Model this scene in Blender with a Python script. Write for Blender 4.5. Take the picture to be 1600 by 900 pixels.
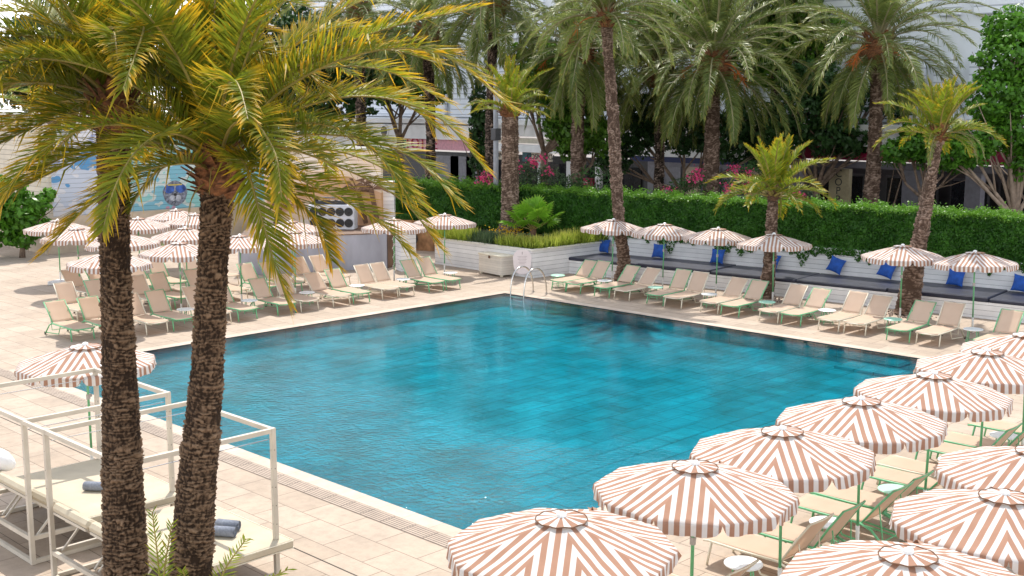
import bpy, bmesh, math, random
import numpy as np
from mathutils import Vector, Matrix, Euler

R = math.radians
random.seed(7)
rng = np.random.default_rng(7)
scene = bpy.context.scene
for o in list(bpy.data.objects):
    bpy.data.objects.remove(o)

# ------------------------------------------------------------------ camera
CAM_H = 6.4
PITCH = R(8.9215)
HEAD = R(44.4483)                      # the view heads this far from the +X axis (towards +Y)
CP = np.array([-11.6796, -11.6807, CAM_H])
VD = np.array([math.cos(HEAD), math.sin(HEAD), 0.0])
RT = np.array([math.sin(HEAD), -math.cos(HEAD), 0.0])
cam_d = bpy.data.cameras.new('camera')
cam = bpy.data.objects.new('camera', cam_d)
scene.collection.objects.link(cam)
cam.location = CP
cam.rotation_euler = (R(90) - PITCH, 0, HEAD - R(90))
cam_d.sensor_width = 36.0
cam_d.lens = 1841.0 / 1600.0 * 36.0
cam_d.clip_end = 2000
scene.camera = cam

# ------------------------------------------------------------------ light
SUN_EL, SUN_AZ = R(58), R(47)          # azimuth measured from +X towards +Y
world = bpy.data.worlds.new('World'); scene.world = world
world.use_nodes = True
wn, wl = world.node_tree.nodes, world.node_tree.links
wn.clear()
w_out = wn.new('ShaderNodeOutputWorld'); w_bg = wn.new('ShaderNodeBackground')
sky = wn.new('ShaderNodeTexSky'); sky.sky_type = 'NISHITA'; sky.sun_disc = False
sky.sun_elevation = SUN_EL; sky.sun_rotation = R(90) - SUN_AZ
sky.air_density = 1.2; sky.dust_density = 2.0
w_tc = wn.new('ShaderNodeTexCoord'); w_map = wn.new('ShaderNodeMapping'); w_map.inputs['Scale'].default_value = (1.6, 1.6, 4.0)
w_no = wn.new('ShaderNodeTexNoise'); w_no.inputs['Scale'].default_value = 1.7; w_no.inputs['Detail'].default_value = 8
w_cr = wn.new('ShaderNodeValToRGB'); w_cr.color_ramp.elements[0].position = .45; w_cr.color_ramp.elements[1].position = .62
w_mx = wn.new('ShaderNodeMix'); w_mx.data_type = 'RGBA'
wl.new(w_tc.outputs['Generated'], w_map.inputs['Vector']); wl.new(w_map.outputs[0], w_no.inputs['Vector'])
wl.new(w_no.outputs['Fac'], w_cr.inputs['Fac']); wl.new(w_cr.outputs['Color'], w_mx.inputs['Factor'])
wl.new(sky.outputs[0], w_mx.inputs[6]); w_mx.inputs[7].default_value = (9.5, 9.8, 10.2, 1)
# bright low haze, added to whiten the water's reflection and fill from the sides
w_sp = wn.new('ShaderNodeSeparateXYZ'); wl.new(w_tc.outputs['Generated'], w_sp.inputs[0])
w_lo = wn.new('ShaderNodeMapRange'); w_lo.inputs[1].default_value = .50; w_lo.inputs[2].default_value = .12; w_lo.interpolation_type = 'SMOOTHSTEP'; wl.new(w_sp.outputs['Z'], w_lo.inputs[0])
w_n2 = wn.new('ShaderNodeTexNoise'); w_n2.inputs['Scale'].default_value = 3.2; w_n2.inputs['Detail'].default_value = 6; wl.new(w_map.outputs[0], w_n2.inputs['Vector'])
w_c2 = wn.new('ShaderNodeMapRange'); w_c2.inputs[1].default_value = .38; w_c2.inputs[2].default_value = .6; w_c2.inputs[3].default_value = .35; w_c2.inputs[4].default_value = 1.; wl.new(w_n2.outputs['Fac'], w_c2.inputs[0])
w_mm = wn.new('ShaderNodeMath'); w_mm.operation = 'MULTIPLY'; wl.new(w_lo.outputs[0], w_mm.inputs[0]); wl.new(w_c2.outputs[0], w_mm.inputs[1])
w_m2 = wn.new('ShaderNodeMix'); w_m2.data_type = 'RGBA'; wl.new(w_mm.outputs[0], w_m2.inputs['Factor']); wl.new(w_mx.outputs[2], w_m2.inputs[6]); w_m2.inputs[7].default_value = (17.5, 17.8, 18.2, 1)
wl.new(w_m2.outputs[2], w_bg.inputs['Color']); wl.new(w_bg.outputs[0], w_out.inputs['Surface'])
w_bg.inputs['Strength'].default_value = 0.135
sun_d = bpy.data.lights.new('sun', 'SUN'); sun_d.energy = 3.5; sun_d.angle = R(.55); sun_d.color = (1, .95, .87)
sun = bpy.data.objects.new('sun', sun_d); scene.collection.objects.link(sun)
sdir = Vector((math.cos(SUN_EL) * math.cos(SUN_AZ), math.cos(SUN_EL) * math.sin(SUN_AZ), math.sin(SUN_EL)))
sun.rotation_euler = (-sdir).to_track_quat('-Z', 'Y').to_euler()
scene.view_settings.view_transform = 'Standard'
scene.view_settings.look = 'None'
scene.view_settings.gamma = 1
scene.view_settings.exposure = 0.42
scene.render.engine = 'CYCLES'
scene.cycles.use_denoising = True
scene.cycles.max_bounces = 8
scene.cycles.transparent_max_bounces = 12
scene.cycles.caustics_reflective = False
scene.cycles.caustics_refractive = False
scene.cycles.sample_clamp_indirect = 6

# ------------------------------------------------------------------ helpers
def at(px, py, d):
    """A real point at horizontal distance d along the line of sight of a pixel of the 1600 x 900 photograph."""
    cp, sp = math.cos(PITCH), math.sin(PITCH)
    fwd = VD * cp + np.array([0, 0, -sp]); up = VD * sp + np.array([0, 0, cp])
    r = fwd + RT * (px - 800) / 1841.0 - up * (py - 450) / 1841.0
    return CP + r * d / (r @ VD)

def link(o, parent=None):
    scene.collection.objects.link(o)
    if parent is not None:
        o.parent = parent
    return o

def tag(o, label, cat, group=None, kind=None):
    if label: o['label'] = label
    if cat: o['category'] = cat
    if group: o['group'] = group
    if kind: o['kind'] = kind
    return o

def thing(name, label, cat, loc=(0, 0, 0), rz=0.0, group=None):
    o = bpy.data.objects.new(name, None)
    o.empty_display_size = .1
    o.location = loc; o.rotation_euler = (0, 0, rz)
    link(o); tag(o, label, cat, group)
    return o

def copy_tree(o, parent=None):
    c = o.copy(); scene.collection.objects.link(c)
    if parent is not None: c.parent = parent
    for ch in list(o.children):
        copy_tree(ch, c)
    return c

class MB:
    def __init__(s):
        s.v = []; s.f = []; s.m = []; s.n = 0; s.mi = 0; s.smooth = False
    def add(s, v, f):
        v = np.asarray(v, dtype=float)
        s.v.append(v)
        for q in f:
            s.f.append(tuple(int(i) + s.n for i in q)); s.m.append(s.mi)
        s.n += len(v)
    def box(s, c, size, rot=None, bev=0.0):
        x, y, z = [k / 2 for k in size]
        if bev > 0:
            b = min(bev, x * .9, y * .9, z * .9)
            pts = []
            for sx in (-1, 1):
                for sy in (-1, 1):
                    for sz in (-1, 1):
                        pts += [(sx * (x - b), sy * (y - b), sz * z), (sx * (x - b), sy * y, sz * (z - b)), (sx * x, sy * (y - b), sz * (z - b))]
            bm = bmesh.new()
            for p in pts: bm.verts.new(p)
            r = bmesh.ops.convex_hull(bm, input=bm.verts[:])
            bm.normal_update(); bm.verts.index_update()
            v = np.array([q.co[:] for q in bm.verts]); f = [[q.index for q in fc.verts] for fc in bm.faces]
            bm.free()
        else:
            v = np.array([(i, j, k) for i in (-x, x) for j in (-y, y) for k in (-z, z)])
            f = [(0, 1, 3, 2), (4, 6, 7, 5), (0, 4, 5, 1), (2, 3, 7, 6), (0, 2, 6, 4), (1, 5, 7, 3)]
        if rot is not None:
            M = np.array(Euler(rot).to_matrix()); v = v @ M.T
        s.add(v + np.array(c, dtype=float), f)
    def bar(s, a, b, w, h=None, roll=0.0):
        """a square bar between two points"""
        h = h or w
        a = np.array(a, float); b = np.array(b, float); d = b - a; L = np.linalg.norm(d); d /= L
        ref = np.array([0, 0, 1.]) if abs(d[2]) < .95 else np.array([1., 0, 0])
        u = np.cross(d, ref); u /= np.linalg.norm(u); w2 = np.cross(u, d)
        v = []
        for p in (a, b):
            for i, j in ((-1, -1), (1, -1), (1, 1), (-1, 1)):
                v.append(p + u * i * w / 2 + w2 * j * h / 2)
        s.add(v, [(3, 2, 1, 0), (4, 5, 6, 7), (0, 1, 5, 4), (1, 2, 6, 5), (2, 3, 7, 6), (3, 0, 4, 7)])
    def tube(s, pts, r, n=8, cap=True):
        pts = np.array(pts, float); k = len(pts)
        r = np.full(k, r) if np.isscalar(r) else np.array(r, float)
        T = np.gradient(pts, axis=0); T /= np.linalg.norm(T, axis=1)[:, None] + 1e-9
        ref = np.array([0, 0, 1.]) if abs(T[0][2]) < .9 else np.array([1., 0, 0])
        u = np.cross(T[0], ref); u /= np.linalg.norm(u)
        v = []
        for i in range(k):
            u = u - T[i] * (u @ T[i]); u /= np.linalg.norm(u) + 1e-9
            w = np.cross(T[i], u)
            for j in range(n):
                a = 2 * math.pi * j / n
                v.append(pts[i] + (u * math.cos(a) + w * math.sin(a)) * r[i])
        f = [(i * n + j, i * n + (j + 1) % n, (i + 1) * n + (j + 1) % n, (i + 1) * n + j) for i in range(k - 1) for j in range(n)]
        if cap:
            f.append(tuple(range(n - 1, -1, -1))); f.append(tuple((k - 1) * n + j for j in range(n)))
        s.add(v, f)
    def disc(s, c, r, h, n=24):
        s.tube([(c[0], c[1], c[2]), (c[0], c[1], c[2] + h)], r, n)
    def prism(s, poly, z0, z1):
        n = len(poly)
        v = [(x, y, z0) for x, y in poly] + [(x, y, z1) for x, y in poly]
        s.add(v, [tuple(range(n - 1, -1, -1)), tuple(range(n, 2 * n))] + [(i, (i + 1) % n, n + (i + 1) % n, n + i) for i in range(n)])
    def build(s, name, mats, parent=None, smooth=None, loc=None):
        me = bpy.data.meshes.new(name)
        v = np.concatenate(s.v) if s.v else np.zeros((0, 3))
        me.from_pydata(v.tolist(), [], s.f)
        if not isinstance(mats, (list, tuple)): mats = [mats]
        for m in mats: me.materials.append(m)
        if len(mats) > 1: me.polygons.foreach_set('material_index', s.m)
        if s.smooth if smooth is None else smooth:
            me.polygons.foreach_set('use_smooth', [True] * len(me.polygons))
        me.update()
        o = bpy.data.objects.new(name, me); link(o, parent)
        if loc is not None: o.location = loc
        return o

def fast_mesh(name, V, quads, tris, mats, mat_q=None, mat_t=None, attr=None, smooth=False):
    """mesh from numpy arrays; attr: (n,4) colour per vertex called 'leaf'"""
    me = bpy.data.meshes.new(name)
    nq, nt = len(quads), len(tris)
    me.vertices.add(len(V)); me.vertices.foreach_set('co', np.asarray(V, np.float32).ravel())
    idx = np.concatenate([np.asarray(quads, np.int32).ravel(), np.asarray(tris, np.int32).ravel()]) if nt else np.asarray(quads, np.int32).ravel()
    me.loops.add(len(idx)); me.loops.foreach_set('vertex_index', idx)
    ls = np.concatenate([np.arange(nq) * 4, nq * 4 + np.arange(nt) * 3]).astype(np.int32)
    me.polygons.add(nq + nt); me.polygons.foreach_set('loop_start', ls)
    if mat_q is not None or mat_t is not None:
        mi = np.concatenate([np.zeros(nq, np.int32) if mat_q is None else mat_q, np.zeros(nt, np.int32) if mat_t is None else mat_t]).astype(np.int32)
        me.polygons.foreach_set('material_index', mi)
    if smooth: me.polygons.foreach_set('use_smooth', np.ones(nq + nt, bool))
    if attr is not None:
        a = me.color_attributes.new('leaf', 'FLOAT_COLOR', 'POINT'); a.data.foreach_set('color', np.asarray(attr, np.float32).ravel())
    for m in mats: me.materials.append(m)
    me.update(calc_edges=True); me.validate()
    return me

# ------------------------------------------------------------------ materials
def new_mat(name):
    m = bpy.data.materials.new(name); m.use_nodes = True
    n = m.node_tree.nodes; l = m.node_tree.links
    n.clear()
    out = n.new('ShaderNodeOutputMaterial'); b = n.new('ShaderNodeBsdfPrincipled')
    l.new(b.outputs[0], out.inputs['Surface'])
    return m, n, l, b, out

def mat(name, col, rough=.6, metal=0., var=.12, vscale=6., bump=0., bscale=30., spec=.5, coord='Object', stretch=(1, 1, 1)):
    """a plain surface with uneven tone and a little relief"""
    m, n, l, b, out = new_mat(name)
    b.inputs['Roughness'].default_value = rough; b.inputs['Metallic'].default_value = metal
    b.inputs['Specular IOR Level'].default_value = spec
    tc = n.new('ShaderNodeTexCoord'); mp = n.new('ShaderNodeMapping'); mp.inputs['Scale'].default_value = stretch
    l.new(tc.outputs[coord], mp.inputs['Vector'])
    no = n.new('ShaderNodeTexNoise'); no.inputs['Scale'].default_value = vscale; no.inputs['Detail'].default_value = 6
    l.new(mp.outputs[0], no.inputs['Vector'])
    r = n.new('ShaderNodeValToRGB')
    c0 = [max(0, c * (1 - var * 1.6)) for c in col]; c1 = [min(1, c * (1 + var)) for c in col]
    r.color_ramp.elements[0].color = (*c0, 1); r.color_ramp.elements[1].color = (*c1, 1)
    r.color_ramp.elements[0].position = .3; r.color_ramp.elements[1].position = .7
    l.new(no.outputs['Fac'], r.inputs['Fac']); l.new(r.outputs['Color'], b.inputs['Base Color'])
    if bump:
        n2 = n.new('ShaderNodeTexNoise'); n2.inputs['Scale'].default_value = bscale; n2.inputs['Detail'].default_value = 5
        l.new(mp.outputs[0], n2.inputs['Vector'])
        bp = n.new('ShaderNodeBump'); bp.inputs['Strength'].default_value = bump; bp.inputs['Distance'].default_value = .02
        l.new(n2.outputs['Fac'], bp.inputs['Height']); l.new(bp.outputs[0], b.inputs['Normal'])
    return m

def leaf_mat(name, c_dark, c_light, c_tip=None, trans=.35, rough=.45, tip_lo=.55, tip_hi=1.0):
    """colour by the leaf's own tone (G), yellow towards the tip (R): dry ends, plus painted backlight on near palms"""
    m, n, l, b, out = new_mat(name)
    at_ = n.new('ShaderNodeAttribute'); at_.attribute_name = 'leaf'
    sp = n.new('ShaderNodeSeparateColor'); l.new(at_.outputs['Color'], sp.inputs[0])
    oi = n.new('ShaderNodeObjectInfo')
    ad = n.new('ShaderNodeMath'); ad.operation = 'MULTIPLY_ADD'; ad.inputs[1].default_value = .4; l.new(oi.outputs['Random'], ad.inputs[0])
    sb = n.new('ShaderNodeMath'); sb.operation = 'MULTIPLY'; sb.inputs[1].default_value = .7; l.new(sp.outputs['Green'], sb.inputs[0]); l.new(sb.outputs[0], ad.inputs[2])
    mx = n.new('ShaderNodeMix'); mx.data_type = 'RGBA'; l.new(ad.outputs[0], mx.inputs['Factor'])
    mx.inputs[6].default_value = (*c_dark, 1); mx.inputs[7].default_value = (*c_light, 1)
    col = mx.outputs[2]
    if c_tip:
        rp = n.new('ShaderNodeMapRange'); rp.inputs[1].default_value = tip_lo; rp.inputs[2].default_value = tip_hi
        l.new(sp.outputs['Red'], rp.inputs[0])
        m2 = n.new('ShaderNodeMix'); m2.data_type = 'RGBA'; l.new(rp.outputs[0], m2.inputs['Factor']); l.new(col, m2.inputs[6]); m2.inputs[7].default_value = (*c_tip, 1)
        col = m2.outputs[2]
    l.new(col, b.inputs['Base Color']); b.inputs['Roughness'].default_value = rough
    b.inputs['Specular IOR Level'].default_value = .25
    tr = n.new('ShaderNodeBsdfTranslucent'); l.new(col, tr.inputs['Color'])
    ms = n.new('ShaderNodeMixShader'); ms.inputs[0].default_value = trans
    l.new(b.outputs[0], ms.inputs[1]); l.new(tr.outputs[0], ms.inputs[2]); l.new(ms.outputs[0], out.inputs['Surface'])
    return m

M = {}
M['green'] = mat('mint_green_paint', (.16, .50, .24), .4, var=.08)
M['green_pole'] = mat('green_pole_paint', (.15, .46, .21), .4, var=.08)
M['cream'] = mat('cream_paint', (.74, .68, .54), .45, var=.06)
M['white'] = mat('white_paint', (.78, .76, .70), .45, var=.06, vscale=3)
M['white_top'] = mat('white_table_top', (.85, .86, .84), .3, var=.03)
M['mint_top'] = mat('mint_table_top', (.45, .78, .60), .3, var=.03)
M['grey_metal'] = mat('brushed_steel', (.62, .60, .57), .22, metal=1., var=.05)
M['clamp'] = mat('grey_plastic', (.42, .39, .36), .5)
M['shiplap_dark'] = mat('dark_joint', (.05, .05, .055), .8)
M['navy'] = mat('navy_vinyl', (.022, .026, .048), .42, var=.25, vscale=2.5, bump=.25, bscale=9)
M['blue'] = mat('royal_blue_canvas', (.010, .085, .40), .75, var=.2, vscale=8, bump=.5, bscale=14)
M['grey_plaster'] = mat('lavender_grey_plaster', (.40, .40, .45), .85, var=.14, vscale=1.6, bump=.25, bscale=25, stretch=(1, 1, .35))
M['brown_wood'] = mat('brown_deck_wood', (.17, .10, .065), .7, var=.2, vscale=2, bump=.2)
M['beige_wall'] = mat('beige_render', (.50, .41, .31), .85, var=.15, vscale=1.2, bump=.25, bscale=20)
M['white_wall'] = mat('white_render', (.80, .82, .85), .8, var=.08, vscale=.7)
M['white_fascia'] = mat('white_fascia', (.84, .85, .87), .7, var=.07, vscale=1.3)
M['cream_fascia'] = mat('cream_fascia', (.62, .56, .46), .7, var=.08)
M['dark_glass'] = mat('dark_glass', (.012, .014, .017), .12, var=.3)
M['dark_frame'] = mat('dark_metal', (.05, .05, .055), .5)
M['grey_shutter'] = mat('grey_shutter', (.22, .22, .25), .6)
M['magenta'] = mat('magenta_fascia', (.38, .01, .07), .5)
M['pink'] = mat('pink_sign', (.72, .36, .45), .5)
M['ink'] = mat('dark_lettering', (.03, .03, .03), .6)
M['red_ink'] = mat('crimson_lettering', (.45, .01, .06), .6)
M['yellow_ink'] = mat('amber_panel', (.55, .33, .03), .6)
M['mattress'] = mat('cream_canvas', (.53, .46, .34), .85, var=.07, vscale=2, bump=.7, bscale=4)
M['towel'] = mat('grey_towel', (.30, .33, .40), .95, var=.12, vscale=30, bump=.9, bscale=120)
M['white_cloth'] = mat('white_cloth', (.80, .80, .82), .95, var=.05, bump=.5, bscale=40)
M['cabana'] = mat('cabana_paint', (.58, .52, .43), .5, var=.1, vscale=2.5)
M['hole'] = mat('dark_hole', (.05, .04, .03), .8)
M['asphalt_lot'] = mat('street_paving', (.22, .19, .17), .85, var=.15, vscale=.6)
M['soil'] = mat('dark_soil', (.06, .04, .03), .95, var=.3, vscale=8, bump=.6)
M['gravel'] = mat('grey_gravel', (.34, .27, .23), .95, var=.5, vscale=26, bump=1., bscale=40)
M['bark'] = mat('grey_brown_bark', (.20, .14, .10), .9, var=.3, vscale=7, bump=.7, bscale=25)
M['bark_pale'] = mat('pale_ficus_bark', (.32, .24, .18), .9, var=.2, vscale=5, bump=.5)
M['orange'] = mat('orange_fruit_stalk', (.62, .16, .03), .7, var=.2)
M['brown_spathe'] = mat('brown_spathe', (.17, .09, .05), .85, var=.3, vscale=9)
M['petiole'] = mat('yellow_green_petiole', (.30, .24, .06), .5, var=.25, vscale=4)
M['petiole_far'] = mat('straw_petiole', (.30, .27, .14), .55, var=.2, vscale=4)
M['orange_boot'] = mat('fibrous_boot', (.24, .10, .04), .85, var=.45, vscale=18, bump=.9, bscale=50)
M['slab'] = mat('white_concrete', (.62, .61, .60), .7, var=.08, vscale=5)
M['speaker_box'] = mat('white_speaker_box', (.62, .62, .65), .5, var=.05)
M['speaker_cone'] = mat('black_speaker_cone', (.012, .012, .014), .45)
M['black'] = mat('black_plastic', (.02, .02, .022), .4)
M['sign_board'] = mat('pale_pink_board', (.74, .66, .66), .5, var=.03)

# foliage
L_NEAR = leaf_mat('near_palm_leaf', (.09, .145, .012), (.31, .34, .028), (.76, .44, .02), .48, .48, .52, 1.15)  # golden tips partly put the fronds' backlight into the colour
L_GREY = leaf_mat('far_palm_leaf', (.075, .125, .030), (.30, .35, .095), (.44, .36, .09), .42, .38, .75, 1.1)
L_LIME = leaf_mat('young_palm_leaf', (.10, .18, .020), (.36, .42, .035), (.50, .33, .02), .4, .42, .5, 1.0)
L_HANG = leaf_mat('old_palm_leaf', (.13, .13, .035), (.30, .25, .07), (.40, .25, .08), .3, .6, .5, 1.0)
L_FAN = leaf_mat('fan_palm_leaf', (.10, .28, .015), (.30, .58, .05), (.30, .40, .05), .4, .4, .7, 1.0)
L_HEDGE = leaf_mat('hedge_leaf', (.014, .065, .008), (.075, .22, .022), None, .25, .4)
L_TOP = leaf_mat('sunlit_new_hedge_leaf', (.06, .16, .018), (.17, .36, .035), None, .35, .4)  # lighter than the face: sunlight on the hedge top put into the colour
L_TREE = leaf_mat('ficus_leaf', (.02, .07, .012), (.11, .28, .022), None, .3, .35)
L_TREE2 = leaf_mat('bright_tree_leaf', (.03, .09, .012), (.15, .30, .03), None, .35, .4)
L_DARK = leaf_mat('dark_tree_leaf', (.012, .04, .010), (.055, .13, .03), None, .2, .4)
L_OLE = leaf_mat('oleander_leaf', (.03, .07, .03), (.14, .20, .09), None, .25, .45)
L_GRASS = leaf_mat('tuft_leaf', (.16, .26, .02), (.55, .62, .10), (.55, .50, .12), .4, .5, .6, 1.)
L_PINK = leaf_mat('pink_petal', (.50, .02, .12), (.85, .12, .28), None, .3, .5)
L_YEL = leaf_mat('yellow_petal', (.70, .35, .01), (.85, .55, .03), None, .3, .5)

# striped parasol cloth: stripes run along each panel's middle line (UV u in metres)
def stripe_mat():
    m, n, l, b, out = new_mat('striped_canvas')
    uv = n.new('ShaderNodeTexCoord'); sp = n.new('ShaderNodeSeparateXYZ'); l.new(uv.outputs['UV'], sp.inputs[0])
    a = n.new('ShaderNodeMath'); a.operation = 'MULTIPLY_ADD'; a.inputs[1].default_value = 1 / .118; a.inputs[2].default_value = 100.25
    l.new(sp.outputs['X'], a.inputs[0])
    f = n.new('ShaderNodeMath'); f.operation = 'FRACT'; l.new(a.outputs[0], f.inputs[0])
    lt = n.new('ShaderNodeMapRange'); lt.inputs[1].default_value = .485; lt.inputs[2].default_value = .515
    l.new(f.outputs[0], lt.inputs[0])
    f2 = n.new('ShaderNodeMapRange'); f2.inputs[1].default_value = .97; f2.inputs[2].default_value = 1.0
    l.new(f.outputs[0], f2.inputs[0])
    s = n.new('ShaderNodeMath'); s.operation = 'SUBTRACT'; l.new(lt.outputs[0], s.inputs[0]); l.new(f2.outputs[0], s.inputs[1])
    no = n.new('ShaderNodeTexNoise'); no.inputs['Scale'].default_value = 5; no.inputs['Detail'].default_value = 4; l.new(uv.outputs['Object'], no.inputs['Vector'])
    c1 = n.new('ShaderNodeMix'); c1.data_type = 'RGBA'; c1.inputs[6].default_value = (.375, .198, .128, 1); c1.inputs[7].default_value = (.445, .25, .168, 1); l.new(no.outputs['Fac'], c1.inputs['Factor'])
    c2 = n.new('ShaderNodeMix'); c2.data_type = 'RGBA'; c2.inputs[6].default_value = (.68, .645, .62, 1); c2.inputs[7].default_value = (.80, .765, .735, 1); l.new(no.outputs['Fac'], c2.inputs['Factor'])
    mx = n.new('ShaderNodeMix'); mx.data_type = 'RGBA'; l.new(s.outputs[0], mx.inputs['Factor']); l.new(c1.outputs[2], mx.inputs[6]); l.new(c2.outputs[2], mx.inputs[7])
    l.new(mx.outputs[2], b.inputs['Base Color']); b.inputs['Roughness'].default_value = .85
    n2 = n.new('ShaderNodeTexNoise'); n2.inputs['Scale'].default_value = 4; n2.inputs['Detail'].default_value = 3; l.new(uv.outputs['Object'], n2.inputs['Vector'])
    bp = n.new('ShaderNodeBump'); bp.inputs['Strength'].default_value = .5; bp.inputs['Distance'].default_value = .03; l.new(n2.outputs['Fac'], bp.inputs['Height']); l.new(bp.outputs[0], b.inputs['Normal'])
    tr = n.new('ShaderNodeBsdfTranslucent'); l.new(mx.outputs[2], tr.inputs['Color'])
    ms = n.new('ShaderNodeMixShader'); ms.inputs[0].default_value = .22
    l.new(b.outputs[0], ms.inputs[1]); l.new(tr.outputs[0], ms.inputs[2]); l.new(ms.outputs[0], out.inputs['Surface'])
    return m
M['stripe'] = stripe_mat()

def sling_mat():
    m, n, l, b, out = new_mat('beige_sling')
    tc = n.new('ShaderNodeTexCoord'); no = n.new('ShaderNodeTexNoise'); no.inputs['Scale'].default_value = 3; l.new(tc.outputs['Object'], no.inputs['Vector'])
    oi = n.new('ShaderNodeObjectInfo'); ad = n.new('ShaderNodeMath'); ad.inputs[1].default_value = 0; ad.operation = 'ADD'; l.new(no.outputs['Fac'], ad.inputs[0])
    mx = n.new('ShaderNodeMix'); mx.data_type = 'RGBA'; l.new(ad.outputs[0], mx.inputs['Factor'])
    mx.inputs[6].default_value = (.73, .56, .42, 1); mx.inputs[7].default_value = (.82, .66, .52, 1)
    l.new(mx.outputs[2], b.inputs['Base Color']); b.inputs['Roughness'].default_value = .8
    tr = n.new('ShaderNodeBsdfTranslucent'); l.new(mx.outputs[2], tr.inputs['Color'])
    ms = n.new('ShaderNodeMixShader'); ms.inputs[0].default_value = .42
    l.new(b.outputs[0], ms.inputs[1]); l.new(tr.outputs[0], ms.inputs[2]); l.new(ms.outputs[0], out.inputs['Surface'])
    return m
M['sling'] = sling_mat()

def board_mat(name, col, pitch=.16, joint=.07, dark=(.10, .10, .11), var=.1, mural=None):
    """horizontal boards: dark joints every PITCH metres of height"""
    m, n, l, b, out = new_mat(name)
    tc = n.new('ShaderNodeTexCoord'); sp = n.new('ShaderNodeSeparateXYZ'); l.new(tc.outputs['Object'], sp.inputs[0])
    a = n.new('ShaderNodeMath'); a.operation = 'MULTIPLY_ADD'; a.inputs[1].default_value = 1 / pitch; a.inputs[2].default_value = 50.5; l.new(sp.outputs['Z'], a.inputs[0])
    f = n.new('ShaderNodeMath'); f.operation = 'FRACT'; l.new(a.outputs[0], f.inputs[0])
    fl = n.new('ShaderNodeMath'); fl.operation = 'FLOOR'; l.new(a.outputs[0], fl.inputs[0])
    wn_ = n.new('ShaderNodeTexWhiteNoise'); wn_.noise_dimensions = '1D'; l.new(fl.outputs[0], wn_.inputs['W'])
    no = n.new('ShaderNodeTexNoise'); no.inputs['Scale'].default_value = 2.2; no.inputs['Detail'].default_value = 5; l.new(tc.outputs['Object'], no.inputs['Vector'])
    av = n.new('ShaderNodeMath'); av.operation = 'MULTIPLY_ADD'; av.inputs[1].default_value = .5; l.new(wn_.outputs['Value'], av.inputs[0]); l.new(no.outputs['Fac'], av.inputs[2])
    rp = n.new('ShaderNodeMapRange'); rp.inputs[1].default_value = .3; rp.inputs[2].default_value = 1.1; l.new(av.outputs[0], rp.inputs[0])
    mx = n.new('ShaderNodeMix'); mx.data_type = 'RGBA'; l.new(rp.outputs[0], mx.inputs['Factor'])
    mx.inputs[6].default_value = (*[c * (1 - var * 1.5) for c in col], 1); mx.inputs[7].default_value = (*[min(1, c * (1 + var)) for c in col], 1)
    c = mx.outputs[2]
    if mural:
        mp = n.new('ShaderNodeMapping'); mp.inputs['Scale'].default_value = mural['scale']; l.new(tc.outputs['Object'], mp.inputs['Vector'])
        n3 = n.new('ShaderNodeTexNoise'); n3.inputs['Scale'].default_value = 1.; n3.inputs['Detail'].default_value = 3; l.new(mp.outputs[0], n3.inputs['Vector'])
        cr = n.new('ShaderNodeValToRGB'); cr.color_ramp.interpolation = 'CONSTANT'
        els = mural['cols']
        while len(cr.color_ramp.elements) < len(els): cr.color_ramp.elements.new(.5)
        for e, (p, cc) in zip(cr.color_ramp.elements, els): e.position = p; e.color = (*cc, 1)
        l.new(n3.outputs['Fac'], cr.inputs['Fac']); c = cr.outputs['Color']
    lt = n.new('ShaderNodeMath'); lt.operation = 'LESS_THAN'; lt.inputs[1].default_value = joint; l.new(f.outputs[0], lt.inputs[0])
    m2 = n.new('ShaderNodeMix'); m2.data_type = 'RGBA'; l.new(lt.outputs[0], m2.inputs['Factor']); l.new(c, m2.inputs[6]); m2.inputs[7].default_value = (*dark, 1)
    l.new(m2.outputs[2], b.inputs['Base Color']); b.inputs['Roughness'].default_value = .6
    bp = n.new('ShaderNodeBump'); bp.inputs['Strength'].default_value = .8; bp.inputs['Distance'].default_value = .02; bp.invert = True
    l.new(lt.outputs[0], bp.inputs['Height']); l.new(bp.outputs[0], b.inputs['Normal'])
    return m
M['boards'] = board_mat('white_boards', (.80, .80, .80), .165, .05, (.16, .16, .17))
M['boards_small'] = board_mat('cream_chest_boards', (.72, .66, .57), .09, .05, (.45, .40, .34))
M['boards_cream'] = board_mat('cream_boards', (.62, .55, .44), .22, .07, (.2, .17, .13))
M['louvre'] = board_mat('white_louvres', (.82, .84, .88), .34, .2, (.5, .52, .56), .05)
M['mural'] = board_mat('painted_boards', (.6, .6, .62), .2, .05, (.25, .27, .3), .1,
    dict(scale=(.55, .5, .9), cols=[(0, (.10, .30, .55)), (.40, (.55, .60, .70)), (.52, (.70, .70, .74)), (.60, (.35, .40, .60)), (.66, (.70, .55, .35))]))
M['mural_teal'] = board_mat('teal_painted_boards', (.3, .6, .6), .2, .05, (.10, .25, .27), .1,
    dict(scale=(.6, .5, .9), cols=[(0, (.12, .45, .48)), (.40, (.30, .62, .60)), (.50, (.60, .68, .66)), (.56, (.22, .50, .62)), (.66, (.55, .30, .40))]))

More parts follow.
